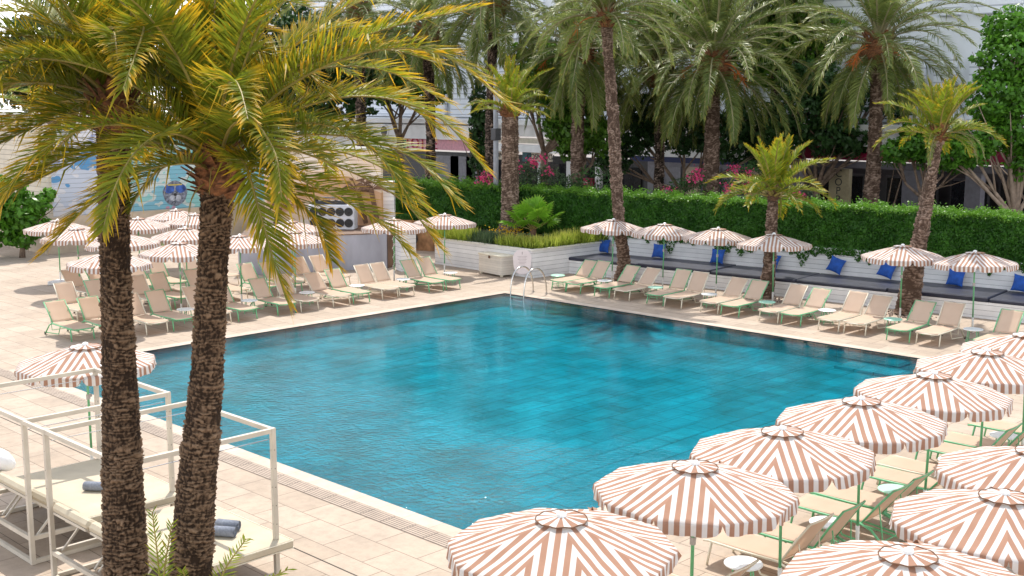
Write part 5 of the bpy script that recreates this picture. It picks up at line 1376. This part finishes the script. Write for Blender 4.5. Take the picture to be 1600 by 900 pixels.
X2 = [(az, el, bend, L) for az, el, bend, L in ((10, 75, 60, 2.6), (140, 35, 95, 2.5), (-20, 35, 95, 2.6), (-120, 35, 95, 2.6), (170, 30, 95, 2.6), (105, 22, 90, 2.5), (60, 60, 80, 2.8), (-40, 65, 75, 2.8), (120, 55, 85, 2.8), (160, 70, 60, 2.5), (-100, 60, 85, 2.7), (-140, 75, 55, 2.5), (30, 40, 90, 2.7), (100, 75, 50, 2.6), (-70, 78, 45, 2.6), (-50, 30, 90, 2.5), (20, 60, 70, 2.8), (-10, 82, 30, 2.6), (-160, 50, 90, 2.7), (45, 75, 60, 2.8), (85, 60, 75, 2.8), (-25, 55, 80, 2.9), (5, 50, 80, 2.9), (-60, 45, 90, 2.8), )]
near_palm('closer thick palm trunk whose yellow green fronds fan out over the pool corner', (-5.52, -.80), [(300, 1000, 12), (298, 890, 12), (309, 740, 12), (322, 600, 12), (331, 450, 12), (337, 345, 12), (340, 290, 12)], [.258, .222, .21, .195, .185, .168, .158, .175], c2, D2, F2, X2, 21)
F1 = [
    [(176, 165, 12.5), (120, 175, 12.1), (50, 200, 11.8), (-30, 240, 11.6)],
    [(178, 160, 12.5), (110, 120, 12.4), (40, 125, 12.3), (-40, 160, 12.2)],
    [(176, 166, 12.5), (150, 185, 12.9), (105, 215, 13.2), (60, 270, 13.4)],
    [(178, 160, 12.5), (120, 110, 12.2), (60, 85, 11.9), (-20, 100, 11.6)],
    [(178, 162, 12.5), (120, 155, 12.6), (50, 175, 12.7), (-40, 225, 12.8)],
    [(178, 155, 12.5), (215, 60, 12.0), (225, 45, 11.2), (210, 90, 10.4), (192, 140, 10.1)],
    [(180, 155, 12.5), (240, 70, 12.4), (330, 30, 12.3), (430, 50, 12.2)],
    [(178, 155, 12.5), (150, 40, 12.3), (90, -40, 12.1), (10, -80, 12.0)],
    [(178, 155, 12.5), (185, 30, 12.6), (210, -90, 12.8)],
    [(180, 160, 12.5), (250, 130, 12.8), (320, 150, 13.1), (370, 210, 13.3)],
    [(178, 158, 12.5), (120, 60, 12.9), (50, 20, 13.3), (-40, 20, 13.6)],
    [(176, 165, 12.5), (140, 150, 13.0), (95, 180, 13.4), (70, 240, 13.6)],
]
X1 = [(az, el, bend, L) for az, el, bend, L in ((20, 70, 65, 2.6), (90, 30, 95, 2.5), (130, 22, 90, 2.4), (165, 35, 90, 2.4), (10, 18, 85, 2.2), (75, 20, 80, 2.5), (110, 38, 80, 2.7), (70, 60, 80, 2.6), (-60, 60, 80, 2.6), (110, 50, 85, 2.6), (150, 70, 60, 2.4), (-130, 72, 55, 2.3), (40, 40, 90, 2.5), (-30, 35, 92, 2.5), (0, 82, 30, 2.5), (-80, 80, 40, 2.5), (-45, 40, 90, 2.6), (-100, 40, 90, 2.6), (55, 75, 55, 2.6), (100, 70, 65, 2.6), (-15, 60, 80, 2.7), (25, 55, 80, 2.7), (-160, 45, 85, 2.4))]
near_palm('first palm trunk from the picture edge, dark and shaggy, in front of the day beds', (-5.82, .12), [(200, 1000, 12.5), (196, 880, 12.5), (190, 700, 12.5), (187, 600, 12.5), (181, 450, 12.5), (179, 330, 12.5), (177, 190, 12.5)], [.26, .225, .215, .198, .19, .175, .165, .175], (177, 165), 12.5, F1, X1, 33)
# suckers at their feet
def young_palm(label, fr, seed):
    b = at(*fr[0][0]); t = thing('young_palm', label, 'young palm', (b[0], b[1], 0), 0, 'young palm shoots at the foot of the near trunks')
    for k, f in enumerate(fr):
        pp = [(b[0] - b[0], 0, .1)] + [at(*q) - np.array([b[0], b[1], 0]) for q in f]
        me = frond_mesh('frond', pp, nl=30, ll=.25, lw=.017, mats=[L_LIME, M['petiole']], rad=.010, droop=.02, start=.45, sref=RT, lift=.1, seed=seed + k, yellow=-.2); o = bpy.data.objects.new('frond', me); link(o, t)
    return t
young_palm('young palm shoot with upright feathery leaves between the two near trunks', [[(252, 990, 11.3), (248, 890, 11.3), (238, 800, 11.3)], [(252, 990, 11.3), (256, 900, 11.2), (268, 820, 11.1)]], 70)
young_palm('young palm shoot leaning out beside the thicker near trunk', [[(330, 1000, 11.4), (345, 905, 11.3), (384, 842, 11.2)], [(330, 1000, 11.4), (370, 930, 11.1), (450, 890, 10.8)], [(330, 1000, 11.4), (300, 930, 11.1), (285, 890, 10.9)]], 80)

# ------------------------------------------------------------------ fan palm and planting in the raised bed
t = thing('fan_palm', 'small bright green fan palm in the raised planter beside the stout trunk', 'palm tree', (21.9, 20.1, 1.0))
m = MB(); m.tube([(0, 0, 0), (0, 0, .5)], [.16, .12], 10); m.build('trunk', M['brown_spathe'], t)
g = np.random.default_rng(4)
for k in range(15):
    az = k * 2.4; el = R(78 - k * 4.4); Ls = .75 + .15 * g.random(); hub = np.array([math.cos(el) * math.cos(az), math.cos(el) * math.sin(az), math.sin(el)]) * Ls + np.array([0, 0, .45])
    d = hub - np.array([0, 0, .45]); d /= np.linalg.norm(d); s = np.cross(d, [0, 0, 1.]); s /= np.linalg.norm(s); n_ = np.cross(s, d)
    V = []; Q = []; A = []; nb = 22
    for i in range(nb):
        th = R(-125 + 250 * i / (nb - 1)); rr = .70 * (1 - .25 * abs(th) / R(125)) * g.uniform(.92, 1.05)
        dr = d * math.cos(th) + s * math.sin(th); w = np.cross(dr, n_); wd = .055
        p = [hub, hub + dr * rr * .55 + w * wd + n_ * .02 * (-1) ** i, hub + dr * rr - np.array([0, 0, .12]), hub + dr * rr * .55 - w * wd - n_ * .02 * (-1) ** i]
        b = len(V); V += p; Q.append((b, b + 1, b + 2, b + 3)); A += [(0, .4, 0, 1), (.4, .6, 0, 1), (1, .8, 0, 1), (.4, .5, 0, 1)]
    me = fast_mesh('fan_leaf', np.array(V), np.array(Q), np.zeros((0, 3), int), [L_FAN], attr=np.array(A)); o = bpy.data.objects.new('fan_leaf', me); link(o, t)
    m = MB(); m.tube([(0, 0, .45), tuple(hub)], [.018, .012], 5); m.build('leaf_stem', M['petiole'], o)
def tuft(x, y, z, h, n, spread, material, label, group, name='grass_tuft', cat='plant', seed=0):
    g = np.random.default_rng(seed); V = []; Q = []; A = []
    for k in range(n):
        a = g.uniform(0, 6.28); e = R(g.uniform(35, 88)); L = h * g.uniform(.6, 1.2); b0 = np.array([x + g.normal(0, spread), y + g.normal(0, spread), z])
        d = np.array([math.cos(a) * math.cos(e), math.sin(a) * math.cos(e), math.sin(e)]); s = np.array([-math.sin(a), math.cos(a), 0]) * .014; tp = b0 + d * L - np.array([0, 0, .25 * L * math.cos(e)])
        md = b0 + d * L * .55; b = len(V); V += [b0 - s, md - s, tp, md + s]; Q.append((b, b + 1, b + 2, b + 3)); tn = g.random(); A += [(0, tn, 0, 1), (.5, tn, 0, 1), (1, tn, 0, 1), (.5, tn, 0, 1)]
    me = fast_mesh(name, np.array(V), np.array(Q), np.zeros((0, 3), int), [material], attr=np.array(A)); o = bpy.data.objects.new(name, me); link(o); tag(o, label, cat, group); return o
tl = ['at the end corner of the planter', 'beside the end corner of the planter', 'third from the planter end', 'before the stout palm foot', 'at the planter front under the stout palm', 'between stout palm and fan palm', 'in front of the fan palm', 'past the fan palm', 'at the planter corner by the notice board', 'along the bench side of the planter', 'second along the bench side of the planter', 'in the inner corner by the hedge']
for k, (x, y) in enumerate(((20.05, 23.2), (20.0, 22.6), (20.05, 21.9), (20.1, 21.2), (20.0, 20.4), (20.05, 19.6), (20.1, 18.9), (20.2, 18.35), (20.9, 18.3), (21.7, 18.25), (22.6, 18.2), (23.4, 18.15))):
    tuft(x, y, 1.03, .62 if k in (1, 2, 9, 10, 11) else .5, 560, .21, L_GRASS if k not in (3, 4) else L_OLE, 'yellow green leafy tuft ' + tl[k], 'leafy tufts in the planter', seed=k)
for k, (px, py) in enumerate(((808, 373), (792, 372), (775, 368))):
    p = at(px, py + 4, 46.0); g = np.random.default_rng(k + 90); n = 90; P = np.array([p[0], p[1], 1.35]) + g.normal(0, 1, (n, 3)) * [.30, .30, .13]
    o = cloud_obj('flower_clump', P, np.tile([0, 0, 1.], (n, 1)), .075, L_YEL, None, .8, .9, k); tag(o, ['clump of yellow flowers next to the fan palm', 'middle clump of yellow flowers before the stout palm', 'yellow flower clump farthest from the fan palm'][k], 'flowers', 'yellow flowers in the planter')

# ------------------------------------------------------------------ broadleaf trees and shrubs
def blob_leaves(blobs, per_m2, size, g):
    Ps = []; Ns = []; Ts = []
    for (c, r) in blobs:
        c = np.array(c, float); r = np.array([r, r, r * .8]) if np.isscalar(r) else np.array(r, float)
        n = int(4 * math.pi * (r.mean() ** 2) * per_m2)
        d = g.normal(0, 1, (n, 3)); d /= np.linalg.norm(d, axis=1)[:, None]
        rad = 1 - np.abs(g.normal(0, .22, n)); 
        bump = 1 + .16 * np.sin(d[:, 0] * 7 + c[0]) * np.sin(d[:, 1] * 6 + c[1]) + .10 * np.sin(d[:, 2] * 11 + c[2])
        keep = g.random(n) < (.55 + .45 * np.sin(d[:, 0] * 9 + d[:, 2] * 8 + c[2]))
        P = c + d * r * (rad * bump)[:, None]; N = d + np.array([0, 0, .5])
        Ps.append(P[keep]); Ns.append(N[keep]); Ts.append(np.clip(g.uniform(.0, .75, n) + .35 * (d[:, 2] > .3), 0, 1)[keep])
    return np.concatenate(Ps), np.concatenate(Ns), np.concatenate(Ts)
def broad_tree(label, base, trunk_h, r_tr, blobs, size, per, material, seed, mt='bark', group=None, name='broadleaf_tree', spread=None):
    g = np.random.default_rng(seed); t = thing(name, label, 'tree', tuple(base), 0, group); b = np.array(base)
    m = MB(); fork = np.array([0, 0, trunk_h]); m.tube([(0, 0, 0), (.05, .03, trunk_h * .5), tuple(fork)], [r_tr * 1.3, r_tr, r_tr * .9], 10); m.build('trunk', M[mt], t, smooth=True)
    m = MB()
    for (c, r) in blobs:
        cc = np.array(c) - b; mid = fork + (cc - fork) * .45 + g.normal(0, .15, 3) - np.array([0, 0, .25]); m.tube([tuple(fork - [0, 0, .08]), tuple(mid), tuple(cc)], [r_tr * .55, r_tr * .36, r_tr * .12], 7)
        for q in range(3):
            e = cc + g.normal(0, 1, 3) * (r if np.isscalar(r) else np.mean(r)) * .55; m.tube([tuple(mid), tuple((mid + e) / 2 + g.normal(0, .08, 3)), tuple(e)], [r_tr * .25, r_tr * .16, r_tr * .05], 5)
    m.build('branches', M[mt], t, smooth=True)
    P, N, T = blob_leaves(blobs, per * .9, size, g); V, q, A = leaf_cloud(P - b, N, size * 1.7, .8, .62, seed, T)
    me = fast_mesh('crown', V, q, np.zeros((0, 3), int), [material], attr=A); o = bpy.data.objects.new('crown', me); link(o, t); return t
def B(px, py, d, r): return (tuple(at(px, py, d)), r)
GT = 'broadleaf trees behind the hedge'
def gb(px, d): p = at(px, 300, d); return (p[0], p[1], 0.)
broad_tree('ficus with a pale forking trunk and bright leaves at the hedge end', gb(1588, 47), 1.9, .20, [B(1590, 90, 47, 1.6), B(1560, 150, 47, 1.4), B(1600, 190, 47, 1.5), B(1545, 210, 47, 1.0), B(1580, 45, 47.5, 1.1), B(1520, 235, 46.5, .75), B(1610, 250, 47, 1.0), B(1490, 235, 47, .8), B(1640, 120, 47.5, 1.7)], .12, 210, L_TREE, 201, 'bark_pale', GT)
broad_tree('low dark green tree between the leaning palm and the alone palm', gb(1440, 49), 2.6, .14, [B(1430, 225, 49, .8), B(1400, 235, 49, .6), B(1460, 240, 49, .9), B(1500, 250, 49, .7), B(1425, 205, 49.5, .5), B(1480, 210, 49, .8)], .12, 230, L_TREE, 202, 'bark', GT)
broad_tree('bright green ficus hanging over the pale shop signs', gb(905, 55), 3.0, .2, [B(880, 165, 55, 1.1), B(905, 200, 55, 1.3), B(870, 195, 55, .8), B(925, 150, 55, 1.2), B(895, 230, 55, .8), B(940, 215, 55, 1.0), B(860, 110, 56, 1.3)], .13, 190, L_TREE2, 203, 'bark', GT)
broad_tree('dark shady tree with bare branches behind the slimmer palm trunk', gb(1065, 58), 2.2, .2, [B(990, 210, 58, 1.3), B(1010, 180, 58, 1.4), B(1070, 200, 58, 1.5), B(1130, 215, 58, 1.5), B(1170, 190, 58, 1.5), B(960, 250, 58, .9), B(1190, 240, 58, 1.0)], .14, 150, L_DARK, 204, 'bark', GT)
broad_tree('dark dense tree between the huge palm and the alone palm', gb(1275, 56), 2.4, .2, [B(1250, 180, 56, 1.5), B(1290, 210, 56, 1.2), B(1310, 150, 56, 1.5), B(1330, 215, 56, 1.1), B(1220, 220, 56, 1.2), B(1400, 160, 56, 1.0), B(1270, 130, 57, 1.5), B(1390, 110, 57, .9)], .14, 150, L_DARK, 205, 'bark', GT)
broad_tree('light green tree crown between the two middle palms, high up', gb(850, 60), 4.0, .2, [B(985, 60, 60, 1.8), B(1040, 30, 60, 1.8), B(1100, 40, 60, 1.8), B(840, 90, 60, 1.5), B(820, 140, 60, 1.2), B(1180, 70, 60, 1.8), B(930, 60, 60, 1.6)], .16, 110, L_TREE2, 206, 'bark', GT)
broad_tree('light green tree filling the gap between the two largest palms', gb(1250, 60), 5.0, .2, [B(1225, 60, 60, 1.6), B(1262, 95, 60, 1.5), B(1290, 50, 60, 1.4), B(1240, 10, 60, 1.6), B(1200, 110, 60, 1.2)], .16, 110, L_TREE2, 207, 'bark', GT)
GL = 'trees beyond the painted walls'
broad_tree('mid green tree above the white shop awning', (float(at(625, 250, 76)[0]), float(at(625, 250, 76)[1]), 0.), 4.0, .25, [B(600, 130, 76, 1.8), B(640, 120, 76, 1.8), B(615, 80, 76, 2.0), B(665, 145, 76, 1.3), B(575, 90, 76, 1.8)], .2, 70, L_TREE, 215, 'bark', 'trees beyond the painted walls')
def gb2(px, d): p = at(px, 250, d); return (p[0], p[1], 0.)
broad_tree('dark evergreen tree behind the first near trunk', gb2(110, 68), 4.5, .3, [B(60, 130, 68, 2.2), B(120, 120, 68, 2.4), B(180, 150, 68, 2.0), B(20, 100, 68, 2.2), B(150, 70, 69, 2.6), B(210, 170, 68, 1.6), B(80, 60, 69, 2.4)], .22, 60, L_DARK, 211, 'bark', GL)
broad_tree('dark evergreen tree behind the thicker near trunk', gb2(440, 72), 4.5, .3, [B(400, 130, 72, 2.6), B(470, 140, 72, 2.4), B(530, 150, 72, 2.2), B(430, 60, 72, 3.0), B(340, 110, 72, 2.4), B(560, 110, 72, 2.0), B(500, 70, 73, 2.6), B(290, 90, 72, 2.4)], .22, 55, L_DARK, 212, 'bark', GL)
broad_tree('narrow dark conifer beside the lamp post', gb(755, 66), 1.0, .16, [B(752, 250, 66, (.7, .7, 1.6)), B(750, 205, 66, (.65, .65, 1.8)), B(748, 160, 66, (.5, .5, 1.8))], .14, 160, L_DARK, 213, 'bark', None, 'conifer')
broad_tree('leafy green creeper tree against the cream boards at the picture edge', gb2(25, 49), .9, .1, [B(20, 330, 49, 1.0), B(45, 345, 49, .8), B(5, 360, 49, .9), B(60, 320, 49.2, .5), B(15, 300, 49, .8), B(75, 305, 49.6, .35), B(-20, 330, 49, 1.1), B(35, 370, 49, .6)], .15, 150, L_TREE, 214, 'bark')
def shrub(label, blobs, size, per, material, seed, flowers=None, name='shrub', cat='shrub', group=None, fl_n=34, fl_mat=None, fr=.22):
    g = np.random.default_rng(seed); c0 = np.array(blobs[0][0]); t = thing(name, label, cat, (c0[0], c0[1], 0), 0, group); b = np.array([c0[0], c0[1], 0])
    m = MB()
    for (c, r) in blobs: m.tube([(0, 0, 0), tuple((np.array(c) - b) * [.6, .6, .5]), tuple(np.array(c) - b)], [.05, .035, .012], 6)
    m.build('stems', M['bark'], t)
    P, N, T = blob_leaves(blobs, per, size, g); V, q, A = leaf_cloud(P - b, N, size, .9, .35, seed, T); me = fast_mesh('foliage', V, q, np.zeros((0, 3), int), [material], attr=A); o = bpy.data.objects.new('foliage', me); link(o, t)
    if flowers:
        for k, (px, py, d) in enumerate(flowers):
            p = at(px, py, d); P = p - b + g.normal(0, 1, (fl_n, 3)) * fr * .5; cloud_obj('blossom', P, np.tile([0, 0, 1.], (fl_n, 1)), .10, fl_mat or L_PINK, t, 1.0, .9, k + seed)
    return t
shrub('oleander bush with coral pink blossoms in front of the pale shop signs', [B(815, 278, 50, .55), B(835, 285, 50, .6), B(862, 280, 50, .6), B(885, 288, 50, .5), B(825, 262, 50, .35), B(850, 268, 50, .4)], .13, 260, L_OLE, 301, [(836, 256, 49.4), (833, 250, 49.4), (846, 246, 49.4), (811, 262, 49.4), (859, 268, 49.4)])
shrub('pink flowering bush beside the lamp post', [B(762, 290, 51, .5), B(782, 288, 51, .4)], .13, 260, L_OLE, 302, [(757, 278, 50.4), (768, 274, 50.4), (752, 280, 50.4), (772, 284, 50.4)])
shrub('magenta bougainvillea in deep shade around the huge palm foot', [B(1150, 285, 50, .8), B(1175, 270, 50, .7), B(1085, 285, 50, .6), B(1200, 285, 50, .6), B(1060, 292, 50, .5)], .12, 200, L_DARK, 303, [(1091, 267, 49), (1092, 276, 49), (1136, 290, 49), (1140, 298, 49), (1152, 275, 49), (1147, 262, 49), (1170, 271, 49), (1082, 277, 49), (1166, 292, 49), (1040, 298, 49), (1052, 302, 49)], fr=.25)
shrub('magenta flowering bush beyond the hedge near the short palm crown', [B(1235, 302, 49, .5), B(1255, 306, 49, .45)], .12, 200, L_OLE, 304, [(1246, 306, 48.5), (1256, 309, 48.5), (1240, 302, 48.5)])
shrub('leafy creeper with red leaves climbing over the magenta fascia', [B(1375, 245, 52, .5), B(1400, 248, 52, .5), B(1420, 238, 52, .5)], .14, 260, L_TREE2, 305)
shrub('bright green clipped bush beyond the planter end', [B(690, 305, 56, (1.3, 1.3, .9)), B(720, 300, 56, (1.2, 1.2, .8)), B(755, 310, 56, (1.0, 1.0, .7)), B(660, 320, 56, (1.2, 1.2, 1.0)), B(700, 335, 56, (1.2, 1.2, .9))], .14, 190, L_TREE2, 306)
for k, (x, y, r_) in enumerate(((20.6, 22.4, .35), (20.5, 20.8, .4), (20.55, 19.3, .42), (21.2, 18.7, .35), (22.4, 18.9, .4), (23.3, 19.0, .4), (21.2, 23.6, .4))):
    shrub('small grey green shrub ' + ['at the end of the planter bed behind the tufts', 'in the planter before the stout palm', 'in the planter before the fan palm', 'near the notice board corner of the planter', 'inside the planter on the bench side', 'in the planter near the hedge corner', 'behind the stout palm at the planter end'][k], [((x, y, 1.25), r_), ((x + .3, y - .25, 1.2), r_ * .8)], .07, 420, L_OLE, 400 + k, name='shrub', group='small shrubs in the planter')
bush_l = ['between the first trunk and the row of parasols', 'behind the back row of parasols', 'beside the painted face', 'right under the painted face']
for k, (px, py) in enumerate(((232, 345), (262, 350), (300, 322), (318, 325))):
    p = at(px, py, 44); tuft(p[0], p[1], .9 if k < 2 else 1.3, .6, 60, .10, L_FAN, 'broad green leaves showing ' + bush_l[k], 'leafy plants below the painted wall', 'leafy_plant', seed=30 + k)
shrub('young palm-like bush with dark feathery leaves behind the slender palm', [B(925, 285, 50, .9), B(900, 300, 50, .6)], .16, 120, L_DARK, 308)
